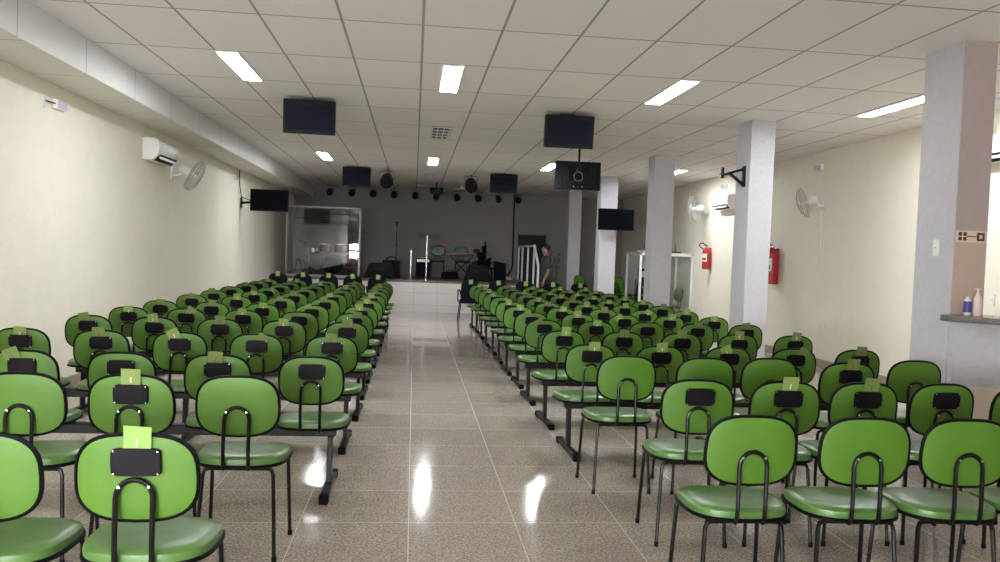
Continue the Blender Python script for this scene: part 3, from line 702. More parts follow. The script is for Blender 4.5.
def outlet(loc, rz, lab, w=0.075, h=0.12):
    t = thing('wall_outlet', lab, 'outlet', loc, rz, 'white wall plates')
    b = MB(); b.box((-w/2, -0.012, -h/2), (w/2, 0, h/2), M_white); build('plate', b, t, 0.004)
    b = MB(); b.box((-w*0.22, -0.016, -h*0.2), (w*0.22, -0.0115, h*0.2), M_whitem)
    for x in (-0.009, 0.009): b.lathe([(0.0035, 0), (0.0035, 0.001)], M_black, 8, (x, -0.0172, 0), 'Y')
    build('insert', b, t)
outlet((XL, 7.87, 2.775), PI/2, 'white plate beside the nearest emergency lamp')
outlet((XR, 11.67, 1.656), -PI/2, 'white switch box on the conduit below the near fan', 0.1, 0.16)
outlet((XR, 11.69, 1.226), -PI/2, 'white plate midway down the wall below the near fan')
outlet((XR, 11.5, 0.60), -PI/2, 'low white outlet on the wall below the near fan')
outlet((XR, 16.88, 0.52), -PI/2, 'low white outlet below the smaller fire extinguisher')
outlet((XR, 7.95, 1.226), -PI/2, 'white outlet seen through the opening past the counter')
outlet((4.115, 5.94, 1.70), -PI/2, 'white switch plate on the nearest pillar', 0.08, 0.13)
b = MB(); b.tube([(XL+0.008, 7.90, 2.79), (XL+0.02, 8.0, 2.79), (XL+0.03, 8.08, 2.79)], 0.006, M_black, 6); o = build('lamp_cord', b); tag(o, 'short cord joining the wall plate and the nearest emergency lamp', 'cord')
b = MB(); b.tube([(XR-0.008, 11.75, 2.99), (XR-0.008, 11.68, 2.9), (XR-0.008, 11.67, 1.74)], 0.007, M_white, 6); o = build('conduit', b); tag(o, 'thin white conduit running down past the near fan', 'conduit')
b = MB(); b.tube([(XR-0.008, 11.68, 1.57), (XR-0.008, 11.69, 1.29)], 0.006, M_white, 6); o = build('conduit', b); tag(o, 'short white conduit between the two wall plates', 'conduit')

def extinguisher(loc, rz, lab, r, h):
    t = thing('fire_extinguisher', lab, 'extinguisher', loc, rz, 'red fire extinguishers')
    c = (0, -r-0.02, 0)
    b = MB(); b.lathe([(r*0.86, 0), (r, 0.015), (r, h*0.8), (r*0.93, h*0.88), (r*0.6, h*0.95), (r*0.3, h*0.98), (r*0.28, h)], M_red, 24, c); build('cylinder', b, t)
    b = MB()
    N = 10; R_ = r*1.012
    P = [Vector((R_*math.sin(a), c[1]-R_*math.cos(a), z)) for z in (h*0.35, h*0.70) for a in [-0.8+1.6*i/N for i in range(N+1)]]
    b.add(P, [(i, i+1, N+1+i+1, N+1+i) for i in range(N)], M_white)
    P = [Vector((R_*1.006*math.sin(a), c[1]-R_*1.006*math.cos(a), z)) for z in (h*0.40, h*0.52) for a in [-0.6+1.2*i/N for i in range(N+1)]]
    b.add(P, [(i, i+1, N+1+i+1, N+1+i) for i in range(N)], M_leaf)
    build('paper_label', b, t)
    b = MB(); b.lathe([(r*0.28, h), (r*0.28, h*1.05), (r*0.16, h*1.07)], M_bolt, 12, c); b.bar((0, c[1]+0.02, h*1.06), (0, c[1]-0.10, h*1.12), 0.022, 0.012, M_red); b.bar((0, c[1]+0.02, h*1.05), (0, c[1]-0.09, h*1.05), 0.022, 0.010, M_red); build('valve', b, t)
    b = MB(); b.tube([(-0.02, c[1], h*1.04), (-0.06, c[1], h*1.13), (-0.11, c[1], h*1.18), (-0.18, c[1], h*1.17), (-0.21, c[1], h*1.08), (-0.16, c[1], h*0.98), (-0.10, c[1], h*0.93)], 0.013, M_black, 8); build('hose', b, t)
    b = MB(); b.box((-0.03, -0.025, h*0.78), (0.03, 0, h*0.98), M_steel); build('wall_hook', b, t)
extinguisher((XR, 16.25, 1.36), -PI/2+0.5, 'smaller red fire extinguisher with hose beside the glass cabin', 0.088, 0.46)
extinguisher((XR, 13.1, 1.18), -PI/2+0.35, 'larger red fire extinguisher just past the second pillar', 0.115, 0.62)

# bottles on the counter
t = thing('lotion_bottle', 'white pump bottle with pinkish cap on the granite counter', 'bottle', (4.245, 5.62, 1.19))
b = MB(); b.lathe([(0.026, 0), (0.029, 0.006), (0.029, 0.125), (0.022, 0.145), (0.013, 0.155)], M_pump, 20); build('body', b, t)
b = MB(); b.lathe([(0.014, 0.155), (0.014, 0.175), (0.006, 0.178), (0.006, 0.195), (0.016, 0.197), (0.016, 0.207)], M_pump, 14); b.bar((0, 0, 0.202), (-0.04, -0.01, 0.20), 0.012, 0.009, M_pump); build('pump', b, t)
t = thing('gel_bottle', 'clear bottle with violet blue label on the granite counter', 'bottle', (4.195, 5.66, 1.19))
b = MB(); b.lathe([(0.024, 0), (0.027, 0.005), (0.027, 0.11), (0.014, 0.125), (0.013, 0.14)], M_white, 20); build('body', b, t)
b = MB(); b.lathe([(0.0276, 0.022), (0.0276, 0.105)], M_blue, 20); build('paper_label', b, t)

# ------------------------------------------------------------------ drum booth
t = thing('glass_booth', 'clear glass drum booth with white frame at the stage edge', 'glass booth', (0, 20.1, SZ))
bx0, bx1, bz = -3.13, -1.325, 1.735
b = MB()
b.box((bx0, -0.02, 0), (bx0+0.022, 0.02, bz), M_alu2); b.box((bx1-0.05, -0.03, -0.02), (bx1, 0.03, bz), M_alu2)
b.box((XL+0.01, -0.025, bz-0.045), (bx1, 0.025, bz), M_alu2); b.box((bx0, -0.025, 0.0), (bx1, 0.025, 0.05), M_alu2); build('frame', b, t, 0.004)
b = MB(); b.box((bx0+0.05, -0.004, 0.05), (bx1-0.05, 0.004, bz-0.05), M_glassd); build('glass_pane', b, t, smooth=False)
# drum kit
t = thing('drum_kit', 'dark red drum kit behind the booth glass', 'drum kit', (-2.15, 21.7, SZ), 0.15)
b = MB(); b.lathe([(0.27, -0.2), (0.28, -0.2), (0.28, 0.2), (0.27, 0.2)], M_drum, 28, (0, 0, 0.29), 'Y'); b.lathe([(0.001, -0.204), (0.255, -0.203), (0.255, -0.199)], M_box, 28, (0, 0, 0.29), 'Y'); build('bass_drum', b, t)
for i, (x, y, z, r, h) in enumerate(((-0.2, 0.0, 0.72, 0.15, 0.2), (0.2, 0.0, 0.72, 0.165, 0.22), (0.55, 0.3, 0.42, 0.2, 0.36), (-0.5, 0.3, 0.62, 0.17, 0.14))):
    b = MB(); b.lathe([(r*0.97, -h/2), (r, -h/2+0.01), (r, h/2-0.01), (r*0.97, h/2)], M_drum if i < 3 else M_chrome, 24, (x, y, z))
    b.lathe([(r*1.02, h/2-0.012), (r*1.02, h/2+0.006)], M_chrome, 24, (x, y, z)); b.lathe([(0.001, h/2+0.002), (r*0.98, h/2+0.003)], M_white, 24, (x, y, z))
    d_ = build(('tom_drum', 'tom_drum', 'floor_tom', 'snare_drum')[i], b, t)
    b = MB()
    for k in range(3):
        a = 2*PI*k/3; b.tube([(x+r*1.03*math.cos(a), y+r*1.03*math.sin(a), z), (x+r*1.2*math.cos(a)*(1 if i > 1 else 0.3), y+r*1.2*math.sin(a)*(1 if i > 1 else 0.3), 0.005 if i > 1 else 0.55)], 0.008, M_chrome, 6)
    build('drum_legs', b, d_)
for x, y, z, r in ((-0.62, -0.05, 1.12, 0.23), (0.62, 0.0, 1.15, 0.25), (-0.75, 0.35, 0.85, 0.18)):
    b = MB(); b.lathe([(0.002, 0.025), (0.04, 0.02), (0.05, 0.008), (r, -0.006), (r, -0.009), (0.01, 0.004)], M_brass, 28); b.xf(Matrix.Translation((x, y, z)) @ Matrix.Rotation(-0.25*(1 if x > 0 else -1), 4, 'Y') @ Matrix.Rotation(0.2, 4, 'X')); cy_ = build('cymbal', b, t)
    b = MB(); b.tube([(x, y, z), (x, y, 0.35)], 0.01, M_chrome, 6)
    for k in range(3): a = 2*PI*k/3+0.3; b.tube([(x, y, 0.4), (x+0.25*math.cos(a), y+0.25*math.sin(a), 0.0)], 0.009, M_chrome, 6)
    build('cymbal_stand', b, cy_)
t = thing('drum_stool', 'round black stool behind the drum kit', 'stool', (-1.75, 22.75, SZ))
b = MB(); b.lathe([(0.16, 0.43), (0.175, 0.45), (0.17, 0.5), (0.10, 0.515), (0.001, 0.515)], M_blackfab, 24); build('seat', b, t)
for k in range(3):
    a = 2*PI*k/3; b = MB(); b.tube([(0, 0, 0.43), (0.2*math.cos(a), 0.2*math.sin(a), 0.0)], 0.012, M_chrome, 6); build('leg', b, t)
t = thing('folding_stand', 'small black A-shaped stand behind the booth glass by the wall', 'stand', (-2.93, 20.9, SZ))
for sx in (-1, 1):
    b = MB(); b.bar((sx*0.13, 0.05*sx, 0), (sx*0.02, 0, 0.40), 0.03, 0.02, M_steel); build('leg', b, t)
b = MB(); b.box((-0.06, -0.02, 0.36), (0.06, 0.02, 0.42), M_steel); b.bar((-0.09, 0, 0.14), (0.09, 0, 0.14), 0.02, 0.02, M_steel); build('head', b, t)

# ------------------------------------------------------------------ stage things
def wedge(loc, rz, lab, w, d, h):
    t = thing('stage_monitor', lab, 'monitor speaker', loc, rz, 'black floor monitors on the stage')
    b = MB(); b.prism([(-w/2, 0), (w/2, 0), (w/2-0.02, h*0.3), (w/2-0.10, h*0.93), (w/2-0.16, h), (-w/2+0.16, h), (-w/2+0.10, h*0.93), (-w/2+0.02, h*0.3)], -d/2, d/2, M_box, 'Y'); build('cabinet', b, t, 0.015)
    b = MB(); b.box((-w/2+0.12, d/2, h*0.15), (w/2-0.12, d/2+0.012, h*0.85), M_grille); build('grille', b, t, 0.004)
    b = MB(); b.box((-0.09, -d/2-0.012, h*0.55), (0.09, -d/2, h*0.68), M_black); build('handle', b, t, 0.004)
wedge((1.65, 20.62, SZ), 0.0, 'low wide black monitor speaker at the stage edge', 0.68, 0.4, 0.42)
wedge((-0.84, 20.55, SZ), 0.0, 'long black monitor speaker beside the drum booth', 0.76, 0.4, 0.39)
t = thing('guitar_case', 'black carrying case with handle standing behind the long monitor', 'case', (-0.58, 21.18, SZ), 0.03)
b = MB(); b.box((-0.23, -0.11, 0.0), (0.23, 0.11, 0.46), M_box); build('body', b, t, 0.03)
b = MB(); b.tube([(-0.13, 0, 0.455), (-0.11, 0, 0.52), (-0.04, 0, 0.545), (0.04, 0, 0.545), (0.11, 0, 0.52), (0.13, 0, 0.455)], 0.016, M_black, 8); build('handle', b, t)
t = thing('stage_speaker', 'tilted black speaker box on the stage beside seated person', 'speaker', (2.36, 21.8, SZ), -0.25)
b = MB(); b.prism([(-0.15, 0.0), (0.15, 0.0), (0.13, 0.47), (-0.17, 0.53)], -0.15, 0.15, M_box, 'Y'); build('cabinet', b, t, 0.012)
b = MB(); b.prism([(-0.12, 0.04), (0.12, 0.04), (0.10, 0.43), (-0.13, 0.48)], -0.162, -0.15, M_grille, 'Y'); build('grille', b, t)
t = thing('guitar_amplifier', 'square black amplifier on the stage behind the metal posts', 'amplifier', (0.26, 22.4, SZ))
b = MB(); b.box((-0.20, -0.13, 0.01), (0.20, 0.13, 0.53), M_box); build('cabinet', b, t, 0.015)
b = MB(); b.box((-0.17, -0.142, 0.05), (0.17, -0.13, 0.40), M_grille); build('grille', b, t)
b = MB(); b.box((-0.17, -0.14, 0.43), (0.17, -0.13, 0.50), M_alu)
for x in (-0.12, -0.06, 0.0, 0.06): b.lathe([(0.012, -0.155), (0.013, -0.14)], M_black, 10, (x, 0, 0.465), 'Y')
build('control_panel', b, t)
b = MB(); b.box((-0.08, -0.02, 0.53), (0.08, 0.02, 0.55), M_white); build('handle', b, t, 0.006)
def mic_stand(loc, h, lab, boom=False):
    t = thing('microphone_stand', lab, 'microphone stand', loc, 0, 'microphone stands on the stage')
    b = MB(); b.lathe([(0.12, 0), (0.125, 0.012), (0.05, 0.03), (0.02, 0.04)], M_black, 20); build('base', b, t)
    b = MB(); b.tube([(0, 0, 0.03), (0, 0, h*0.6)], 0.012, M_steel, 8); b.tube([(0, 0, h*0.6), (0, 0, h-0.08)], 0.009, M_steel, 8); b.lathe([(0.018, h*0.58), (0.018, h*0.62)], M_black, 10); build('pole', b, t)
    b = MB(); b.tube([(0, 0, h-0.1), (0, -0.02, h-0.02)], [0.014, 0.018], M_black, 8); b.lathe([(0.003, -0.03), (0.024, -0.02), (0.028, 0.0), (0.024, 0.02), (0.004, 0.03)], M_black, 12, (0, -0.022, h)); build('microphone', b, t)
mic_stand((-0.46, 20.885, SZ), 1.44, 'tall black microphone stand beside the drum booth')
mic_stand((1.93, 21.9, SZ), 1.02, 'short black microphone stand behind the person bending on stage')
t = thing('steel_post', 'short polished steel post at the stage edge', 'post', (-0.07, 20.2, SZ))
b = MB(); b.tube([(0, 0, 0.01), (0, 0, 0.75)], 0.022, M_chrome, 12); build('pole', b, t)
b = MB(); b.lathe([(0.09, 0), (0.09, 0.012), (0.03, 0.02)], M_chrome, 20); build('base', b, t)
b = MB(); b.lathe([(0.024, 0.745), (0.026, 0.752), (0.015, 0.765), (0.001, 0.767)], M_chrome, 12); build('cap', b, t)
t = thing('pulpit', 'clear acrylic pulpit on a polished steel column', 'pulpit', (0.32, 20.25, SZ))
b = MB(); b.tube([(0, 0, 0.01), (0, 0, 1.12)], 0.024, M_chrome, 12); build('column', b, t)
b = MB(); b.lathe([(0.15, 0), (0.15, 0.012), (0.03, 0.025)], M_chrome, 24); build('base', b, t)
b = MB(); b.box((-0.26, -0.17, 1.11), (0.30, 0.17, 1.125), M_acr, rot=Matrix.Rotation(-0.3, 3, 'X')); build('reading_plate', b, t, smooth=False)
t = thing('keyboard', 'red-brown keyboard resting on crossed black stand', 'keyboard', (1.30, 22.1, SZ+0.665))
b = MB(); b.box((-0.42, -0.14, -0.03), (0.42, 0.14, 0.03), M_redbrown); build('case', b, t, 0.01)
b = MB()
for k in range(28): b.box((-0.39+0.028*k, -0.02+0.03, 0.03), (-0.39+0.028*k+0.025, 0.13, 0.036), M_white)
build('keys', b, t)
t = thing('keyboard_stand', 'crossed black keyboard stand on the stage', 'stand', (1.30, 22.1, SZ))
for sy in (-1, 1):
    for sx in (-1, 1):
        b = MB(); b.bar((sx*0.30, sy*0.05, 0.02), (-sx*0.30, sy*0.05, 0.61), 0.025, 0.03, M_steel); build('brace', b, t)
b = MB()
for sx in (-1, 1): b.bar((sx*0.30, -0.17, 0.015), (sx*0.30, 0.17, 0.015), 0.03, 0.03, M_steel); b.bar((sx*0.30, -0.15, 0.62), (sx*0.30, 0.15, 0.62), 0.03, 0.026, M_steel)
build('feet', b, t)
b = MB(); b.tube([(2.88, 23.44, ZC), (2.89, 23.44, 2.4), (2.90, 23.44, 1.25), (2.87, 23.43, 1.05), (2.76, 23.40, 0.90), (2.66, 23.3, 0.815), (2.5, 23.2, 0.80)], 0.022, M_black, 8); o = build('wall_cable', b); tag(o, 'thick black cable running down the grey stage wall by the door', 'cable')
t = thing('stage_lamp', 'small white device on the stage floor by the railing', 'device', (2.70, 22.8, SZ))
b = MB(); b.lathe([(0.13, 0), (0.13, 0.03), (0.08, 0.07), (0.04, 0.09)], M_white, 18); build('body', b, t)
b = MB(); b.lathe([(0.03, 0.09), (0.03, 0.12)], M_black, 12); build('knob', b, t)
t = thing('equipment_bag', 'low black bag on the stage floor before the keyboard stand', 'bag', (0.98, 21.6, SZ))
b = MB(); o = outline(0.24, 0.14, 3, 24); b.rings([[Vector((x*s_, y*s_, z)) for x, y in o] for s_, z in ((0.95, 0.0), (1, 0.04), (0.97, 0.14), (0.8, 0.19), (0.02, 0.20))], M_blackfab); build('body', b, t)
b = MB(); b.tube([(-0.1, 0, 0.19), (-0.06, 0, 0.24), (0.06, 0, 0.24), (0.1, 0, 0.19)], 0.01, M_black, 6); build('handle', b, t)

# stage railing
t = thing('stage_railing', 'white railing along the stage end beside the door', 'railing', (SX-0.03, 20.05, SZ))
b = MB(); b.bar((0, 0, 0.96), (0, 3.0, 0.96), 0.05, 0.05, M_whitem); b.bar((0, 0, 0.97), (0.0, -0.75, 0.46), 0.05, 0.05, M_whitem); build('handrail', b, t)
for y in (0.0, 1.09, 2.19, 3.0):
    b = MB(); b.box((-0.022, y-0.022, 0), (0.022, y+0.022, 0.95), M_whitem); build('post', b, t)
b = MB(); b.box((-0.025, -0.775, -SZ), (0.025, -0.725, 0.47), M_whitem); build('post', b, t)

# potted plant beside last pillar
t = thing('potted_plant', 'thin leafy dull plant in pot beside the farthest pillar', 'plant', (3.66, 20.7, 0))
b = MB(); b.lathe([(0.11, 0), (0.15, 0.25), (0.16, 0.27), (0.14, 0.27), (0.13, 0.22), (0.001, 0.22)], M_clay, 20); build('pot', b, t)
b = MB()
for k in range(7): a = k*0.9; b.tube([(0.03*math.cos(a), 0.03*math.sin(a), 0.22), (0.06*math.cos(a), 0.06*math.sin(a), 0.8), (0.12*math.cos(a), 0.12*math.sin(a), 1.2+0.06*k)], 0.007, M_leaf, 5)
build('stems', b, t)
b = MB()
for k in range(46):
    a = random.uniform(0, 2*PI); z = random.uniform(0.7, 1.6); r0 = 0.03+0.08*(z-0.6); L_ = random.uniform(0.12, 0.2)
    d = Vector((math.cos(a), math.sin(a), random.uniform(-0.2, 1.2))).normalized(); s_ = Vector((-math.sin(a), math.cos(a), 0))*0.022
    p = Vector((r0*math.cos(a), r0*math.sin(a), z)); m_ = p+d*L_*0.5; e = p+d*L_-Vector((0, 0, 0.05))
    b.add([p, m_+s_, e, m_-s_, m_+Vector((0, 0, 0.006))], [(0, 1, 4), (1, 2, 4), (2, 3, 4), (3, 0, 4)], M_leaf)
build('leaves', b, t)

# ------------------------------------------------------------------ glass cabin
CX, CY0, CY1, CZ = 4.95, 17.2, 18.35, 1.68
t = thing('glass_cabin', 'white framed glass sound cabin against the cream wall', 'cabin', (CX, CY0, 0))
wx = XR-CX-0.012; wy = CY1-CY0
b = MB()
for x, y in ((0, 0), (0, wy-0.05), (wx-0.05, 0), (wx-0.05, wy-0.05), (0.58, 0)): b.box((x, y, 0), (x+0.05, y+0.05, CZ), M_whitem)
for y in (0, wy-0.05): b.box((0, y, CZ-0.07), (wx, y+0.05, CZ), M_whitem); b.box((0.58 if y == 0 else 0, y, 0), (wx, y+0.05, 0.06), M_whitem)
for x in (0, wx-0.05): b.box((x, 0, CZ-0.07), (x+0.05, wy, CZ), M_whitem); b.box((x, 0, 0), (x+0.05, wy, 0.06), M_whitem)
build('frame', b, t, 0.003, seg=1)
for a, c in (((0.022, 0.05, 0.06), (0.028, wy-0.05, CZ-0.07)), ((0.63, 0.022, 0.06), (wx-0.05, 0.028, CZ-0.07)), ((0.05, wy-0.028, 0.06), (wx-0.05, wy-0.022, CZ-0.07))):
    b = MB(); b.box(a, c, M_glass); build('glass_pane', b, t, smooth=False)
b = MB(); b.box((0.012, -0.02, 0.95), (0.045, 0.0, 1.08), M_white); build('latch', b, t, 0.004)
t = thing('equipment_rack', 'tall black equipment rack inside the glass cabin doorway', 'rack', (5.22, 17.72, 0))
b = MB(); b.box((-0.17, -0.2, 0), (0.17, 0.2, 1.05), M_box); build('cabinet', b, t, 0.01)
for k in range(5):
    b = MB(); z = 0.1+k*0.18; b.box((-0.15, -0.215, z), (0.15, -0.2, z+0.14), M_black); u = build('panel', b, t, 0.003)
    b = MB()
    for x in (-0.1, -0.03, 0.04): b.lathe([(0.012, -0.225), (0.013, -0.215)], M_bolt, 8, (x, 0, z+0.07), 'Y')
    build('knobs', b, u)
t = thing('mixer_unit', 'small black device on top of the equipment rack', 'device', (5.20, 17.72, 1.05))
b = MB(); b.box((-0.12, -0.12, 0), (0.02, 0.12, 0.26), M_black); build('body', b, t, 0.01)
b = MB(); b.box((-0.10, -0.126, 0.06), (0.0, -0.119, 0.2), M_bolt); build('face', b, t)
t = thing('router', 'white flat router on top of the glass cabin', 'router', (CX+0.06, CY0+0.16, CZ))
b = MB(); b.box((-0.09, -0.07, 0), (0.09, 0.07, 0.03), M_white); build('body', b, t, 0.006)
b = MB(); b.box((-0.06, -0.072, 0.01), (0.06, -0.069, 0.02), M_black); build('port_strip', b, t)
for i, x in enumerate((5.25, 5.72)):
    t = thing('router', ['black router with antennas on the glass cabin, nearer the pale pillar', 'black router with antennas on the glass cabin, nearer the cream wall'][i], 'router', (x, CY0+0.2, CZ-0.005))
    b = MB(); b.box((-0.16, -0.19, 0), (0.16, 0.1, 0.035), M_black); build('body', b, t, 0.006)
    for q in (-0.12, -0.02, 0.12):
        b = MB(); b.tube([(q, 0.05, 0.03), (q-0.03, 0.05, 0.22)], [0.009, 0.006], M_black, 6); build('antenna', b, t)

# ------------------------------------------------------------------ people
def body_mesh(joints, edges):
    """joints: name -> (pos, radius); grows one continuous skin and returns the evaluated mesh"""
    names = list(joints); idx = {n: i for i, n in enumerate(names)}
    me = bpy.data.meshes.new('skel'); me.from_pydata([joints[n][0] for n in names], [(idx[a], idx[c]) for a, c in edges], [])
    o = bpy.data.objects.new('skel', me); COL.objects.link(o)
    sk = o.modifiers.new('s', 'SKIN'); sk.use_smooth_shade = True
    for i, n in enumerate(names):
        r = joints[n][1]; r = r if isinstance(r, tuple) else (r, r)
        me.skin_vertices[0].data[i].radius = r
    me.skin_vertices[0].data[0].use_root = True
    su = o.modifiers.new('d', 'SUBSURF'); su.levels = 2; su.render_levels = 2
    dg = bpy.context.evaluated_depsgraph_get(); ev = o.evaluated_get(dg)
    out = bpy.data.meshes.new_from_object(ev)
    bpy.data.objects.remove(o)
    return out
def shell(src, test, off, m, name, parent):
    bm = bmesh.new(); bm.from_mesh(src); bm.normal_update()
    kill = [f for f in bm.faces if not test(f.calc_center_median())]
    bmesh.ops.delete(bm, geom=kill, context='FACES')
    bm.normal_update()
    for v in bm.verts: v.co += v.normal*off
    r = bmesh.ops.solidify(bm, geom=bm.faces[:], thickness=-0.006)
    me = bpy.data.meshes.new(name); bm.to_mesh(me); bm.free(); me.materials.clear(); me.materials.append(m)
    me.polygons.foreach_set('use_smooth', [True]*len(me.polygons))
    return link(name, me, parent)
def hand(J, E, side, wrist, d, palm_n, key):
    """palm and five fingers hanging in direction d from the wrist"""
    w = Vector(wrist); d = Vector(d).normalized(); n = Vector(palm_n).normalized(); s_ = d.cross(n).normalized()
    J[key+'palm'] = (w+d*0.05, (0.034, 0.018)); E.append((key+'wrist', key+'palm'))
    J[key+'kn'] = (w+d*0.085, (0.036, 0.016)); E.append((key+'palm', key+'kn'))
    for i, (q, L_) in enumerate(((-0.028, 0.07), (-0.009, 0.08), (0.010, 0.075), (0.028, 0.058))):
        a = '%sf%d' % (key, i)
        J[a+'a'] = (w+d*0.10+s_*q, 0.0095); J[a+'b'] = (w+d*(0.10+L_*0.55)+s_*q*1.1+n*0.012, 0.0085); J[a+'c'] = (w+d*(0.10+L_*0.9)+s_*q*1.1+n*0.035, 0.0075)
        E.extend(((key+'kn', a+'a'), (a+'a', a+'b'), (a+'b', a+'c')))
    J[key+'t1'] = (w+d*0.055+s_*-0.045+n*0.01, 0.011); J[key+'t2'] = (w+d*0.095+s_*-0.055+n*0.022, 0.009)
    E.extend(((key+'palm', key+'t1'), (key+'t1', key+'t2')))

def head_parts(parent, hc, fwd, s=1.0):
    """eyes and hair around a head centred at hc looking along fwd"""
    f = Vector(fwd).normalized(); up = Vector((0, 0, 1)); up = (up - f*up.dot(f)).normalized(); sd = f.cross(up)
    M = Matrix((( sd.x, f.x, up.x, hc[0]), (sd.y, f.y, up.y, hc[1]), (sd.z, f.z, up.z, hc[2]), (0, 0, 0, 1)))
    for q in (-1, 1):
        b = MB(); b.lathe([(0.001, -0.011), (0.008, -0.008), (0.011, 0), (0.008, 0.008), (0.001, 0.011)], M_black, 10, (q*0.032, 0.090, 0.0), 'Y'); b.xf(M); build('eye', b, parent)
        b = MB(); b.rings([[Vector((q*(0.078+0.010*k), -0.005+rr*math.cos(t_)*0.018, -0.012+rr*math.sin(t_)*0.032)) for t_ in [2*PI*i/10 for i in range(10)]] for k, rr in ((0, 0.9), (1, 1.0), (1.6, 0.6))], M_skin); b.xf(M); build('ear', b, parent)
    b = MB(); rg = []
    for k in range(9):
        ph = k/8*2.0
        ring = []
        for i in range(20):
            t_ = 2*PI*i/20
            fr = max(0.0, math.sin(t_))           # towards the face the hair stops at the brow
            p2 = min(ph, 2.0-1.0*fr)
            x = 0.090*math.sin(p2)*math.cos(t_); y = -0.008+0.108*math.sin(p2)*math.sin(t_); z = 0.03+0.112*math.cos(p2)
            ring.append(Vector((x, y, z)))
        rg.append(ring)
    b.rings(rg, M_hair); b.xf(M); build('hair', b, parent)

# standing person in profile, looking towards the stage centre (-X)
t = thing('person', 'standing person in dark grey t-shirt beside the stage railing', 'person', (3.24, 19.55, 0), PI/2)
# local: faces +Y (world -X after the turn)
J = {}; E = []
J['pelvis'] = ((0, 0, 0.95), (0.155, 0.115)); J['waist'] = ((0, 0.005, 1.10), (0.145, 0.105)); J['chest'] = ((0, 0.0, 1.30), (0.165, 0.118)); J['up'] = ((0, -0.01, 1.43), (0.13, 0.09))
J['neck'] = ((0, -0.005, 1.53), 0.056); J['jaw'] = ((0, 0.028, 1.605), (0.062, 0.075)); J['skull'] = ((0, 0.005, 1.69), (0.077, 0.094)); J['crown'] = ((0, 0.0, 1.755), (0.055, 0.068))
J['nose'] = ((0, 0.125, 1.655), 0.013)
E += [('pelvis', 'waist'), ('waist', 'chest'), ('chest', 'up'), ('up', 'neck'), ('neck', 'jaw'), ('jaw', 'skull'), ('skull', 'crown'), ('skull', 'nose')]
for sd, q in (('l', -1), ('r', 1)):
    J[sd+'sh'] = ((q*0.185, -0.01, 1.43), 0.062); J[sd+'el'] = ((q*0.235, -0.04, 1.15), 0.043); J[sd+'wrist'] = ((q*0.225, 0.06, 0.91), 0.030)
    E += [('up', sd+'sh'), (sd+'sh', sd+'el'), (sd+'el', sd+'wrist')]
    hand(J, E, q, J[sd+'wrist'][0], (0, 0.25, -1), (-q, 0.2, 0), sd)
    J[sd+'hip'] = ((q*0.095, 0, 0.86), 0.098); J[sd+'kn_'] = ((q*0.10, 0.02*q+0.02, 0.50), 0.062); J[sd+'an'] = ((q*0.10, -0.02+0.03*q, 0.09), 0.042); J[sd+'toe'] = ((q*0.115, 0.13+0.03*q, 0.035), (0.042, 0.03))
    E += [('pelvis', sd+'hip'), (sd+'hip', sd+'kn_'), (sd+'kn_', sd+'an'), (sd+'an', sd+'toe')]
bm_ = body_mesh(J, E); bm_.materials.clear(); bm_.materials.append(M_skin); link('body', bm_, t)
shell(bm_, lambda c: 0.93 < c.z < 1.495 and not (abs(c.x) > 0.20 and c.z < 1.20) and not (abs(c.x) > 0.17 and c.z < 1.16), 0.014, M_tee, 't_shirt', t)
shell(bm_, lambda c: 0.07 < c.z < 1.0 and abs(c.x) < 0.185, 0.012, M_jean, 'trousers', t)
shell(bm_, lambda c: c.z < 0.075 and abs(c.x) < 0.2, 0.010, M_shoe, 'shoes', t)
head_parts(t, (0, 0.012, 1.675), (0, 1, 0))

# person bending forward on the stage, behind the wide monitor
t = thing('person', 'person in black clothes bending low on the stage behind the wide monitor', 'person', (1.93, 21.5, SZ), PI/2-0.25)
J = {}; E = []
J['pelvis'] = ((0, -0.08, 0.47), (0.15, 0.12)); J['waist'] = ((0, -0.03, 0.56), (0.14, 0.11)); J['chest'] = ((0, 0.06, 0.64), (0.16, 0.12)); J['up'] = ((0, 0.13, 0.665), (0.125, 0.09))
J['neck'] = ((0, 0.19, 0.675), 0.056); J['jaw'] = ((0, 0.255, 0.655), (0.060, 0.07)); J['skull'] = ((0, 0.27, 0.725), (0.076, 0.088)); J['crown'] = ((0, 0.265, 0.775), (0.052, 0.064)); J['nose'] = ((0, 0.375, 0.675), 0.013)
E += [('pelvis', 'waist'), ('waist', 'chest'), ('chest', 'up'), ('up', 'neck'), ('neck', 'jaw'), ('jaw', 'skull'), ('skull', 'crown'), ('skull', 'nose')]
for sd, q in (('l', -1), ('r', 1)):
    J[sd+'sh'] = ((q*0.175, 0.11, 0.65), 0.06); J[sd+'el'] = ((q*0.215, 0.10, 0.37), 0.042); J[sd+'wrist'] = ((q*0.13, 0.30, 0.30), 0.030)
    E += [('up', sd+'sh'), (sd+'sh', sd+'el'), (sd+'el', sd+'wrist')]
    hand(J, E, q, J[sd+'wrist'][0], (-q*0.2, 1, -0.2), (0, -0.2, -1), sd)
    J[sd+'hip'] = ((q*0.10, -0.03, 0.43), 0.095); J[sd+'kn_'] = ((q*0.15, 0.33, 0.45), 0.062); J[sd+'an'] = ((q*0.14, 0.24, 0.08), 0.042); J[sd+'toe'] = ((q*0.15, 0.38, 0.035), (0.042, 0.03))
    E += [('pelvis', sd+'hip'), (sd+'hip', sd+'kn_'), (sd+'kn_', sd+'an'), (sd+'an', sd+'toe')]
bm_ = body_mesh(J, E); bm_.materials.clear(); bm_.materials.append(M_skin); link('body', bm_, t)
shell(bm_, lambda c: c.y < 0.20 and c.z > 0.40 and not (c.y > 0.0 and c.z < 0.50 and abs(c.x) < 0.19) or (abs(c.x) > 0.16 and c.z > 0.34 and c.y < 0.2), 0.014, M_blackfab, 'shirt', t)
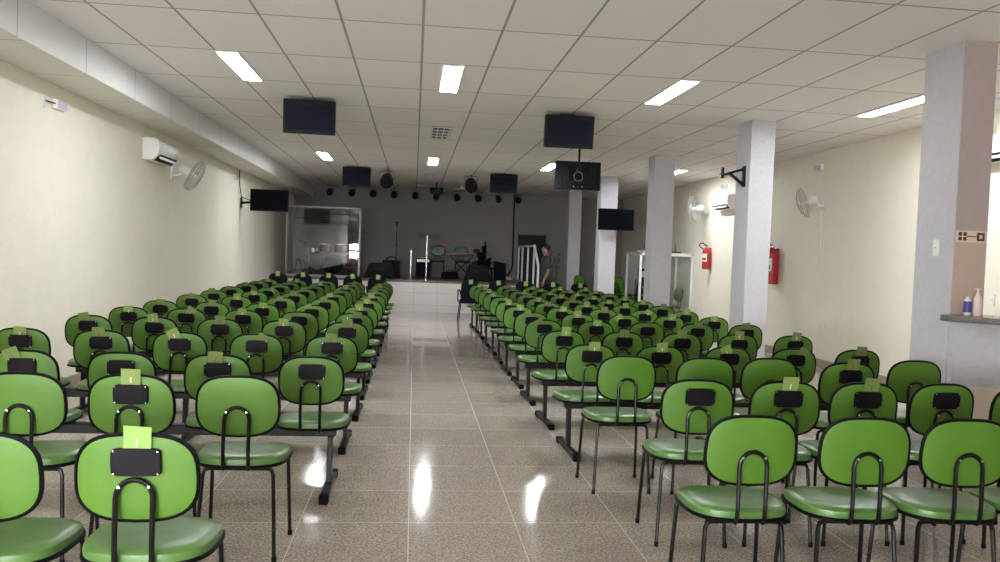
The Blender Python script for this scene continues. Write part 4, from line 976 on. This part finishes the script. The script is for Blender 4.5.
shell(bm_, lambda c: (c.z < 0.53 and c.z > 0.07 and not (abs(c.x) > 0.178 and c.y < 0.2) and not (c.y > 0.27 and c.z < 0.36 and abs(c.x) < 0.17 and c.z > 0.2)), 0.011, M_jean, 'trousers', t)
shell(bm_, lambda c: c.z < 0.075, 0.010, M_shoe, 'shoes', t)
head_parts(t, (0, 0.268, 0.705), (0, 1, -0.15))
t = thing('low_stool', 'small black stool under the person bending on the stage', 'stool', (1.93+0.085, 21.5, SZ), -0.25)
b = MB(); b.lathe([(0.14, 0.30), (0.155, 0.315), (0.15, 0.355), (0.001, 0.36)], M_blackfab, 20); build('seat', b, t)
for k in range(4):
    a = PI/4+k*PI/2; b = MB(); b.tube([(0.09*math.cos(a), 0.09*math.sin(a), 0.305), (0.14*math.cos(a), 0.14*math.sin(a), 0)], 0.012, M_steel, 6); build('leg', b, t)

# ------------------------------------------------------------------ camera, world, view
f_px, yaw, pit, rol, HC = 800.37, 0.1082, -0.0341, 0.0374, 1.5238
cy_, sy_, cp_, sp_ = math.cos(yaw), math.sin(yaw), math.cos(pit), math.sin(pit)
fw = Vector((sy_*cp_, cy_*cp_, sp_)); rt = Vector((cy_, -sy_, 0)); up = rt.cross(fw)
c_, s_ = math.cos(rol), math.sin(rol)
r2 = rt*c_ + up*s_; u2 = -rt*s_ + up*c_
cam = bpy.data.cameras.new('camera'); co = bpy.data.objects.new('camera', cam); COL.objects.link(co)
co.matrix_world = Matrix(((r2.x, u2.x, -fw.x, 0), (r2.y, u2.y, -fw.y, 0), (r2.z, u2.z, -fw.z, HC), (0, 0, 0, 1)))
cam.sensor_width = 36.0; cam.lens = f_px*36/1000; cam.clip_start = 0.05
scene.camera = co
wld = bpy.data.worlds.new('world'); scene.world = wld; wld.use_nodes = True
wld.node_tree.nodes['Background'].inputs['Color'].default_value = (0.6, 0.7, 0.85, 1); wld.node_tree.nodes['Background'].inputs['Strength'].default_value = 0.3
scene.view_settings.view_transform = 'Standard'; scene.view_settings.look = 'None'; scene.view_settings.gamma = 1; scene.view_settings.use_curve_mapping = False
scene.view_settings.exposure = 0.64
scene.cycles.max_bounces = 10; scene.cycles.diffuse_bounces = 8; scene.cycles.transparent_max_bounces = 24
scene.cycles.caustics_reflective = False; scene.cycles.caustics_refractive = False
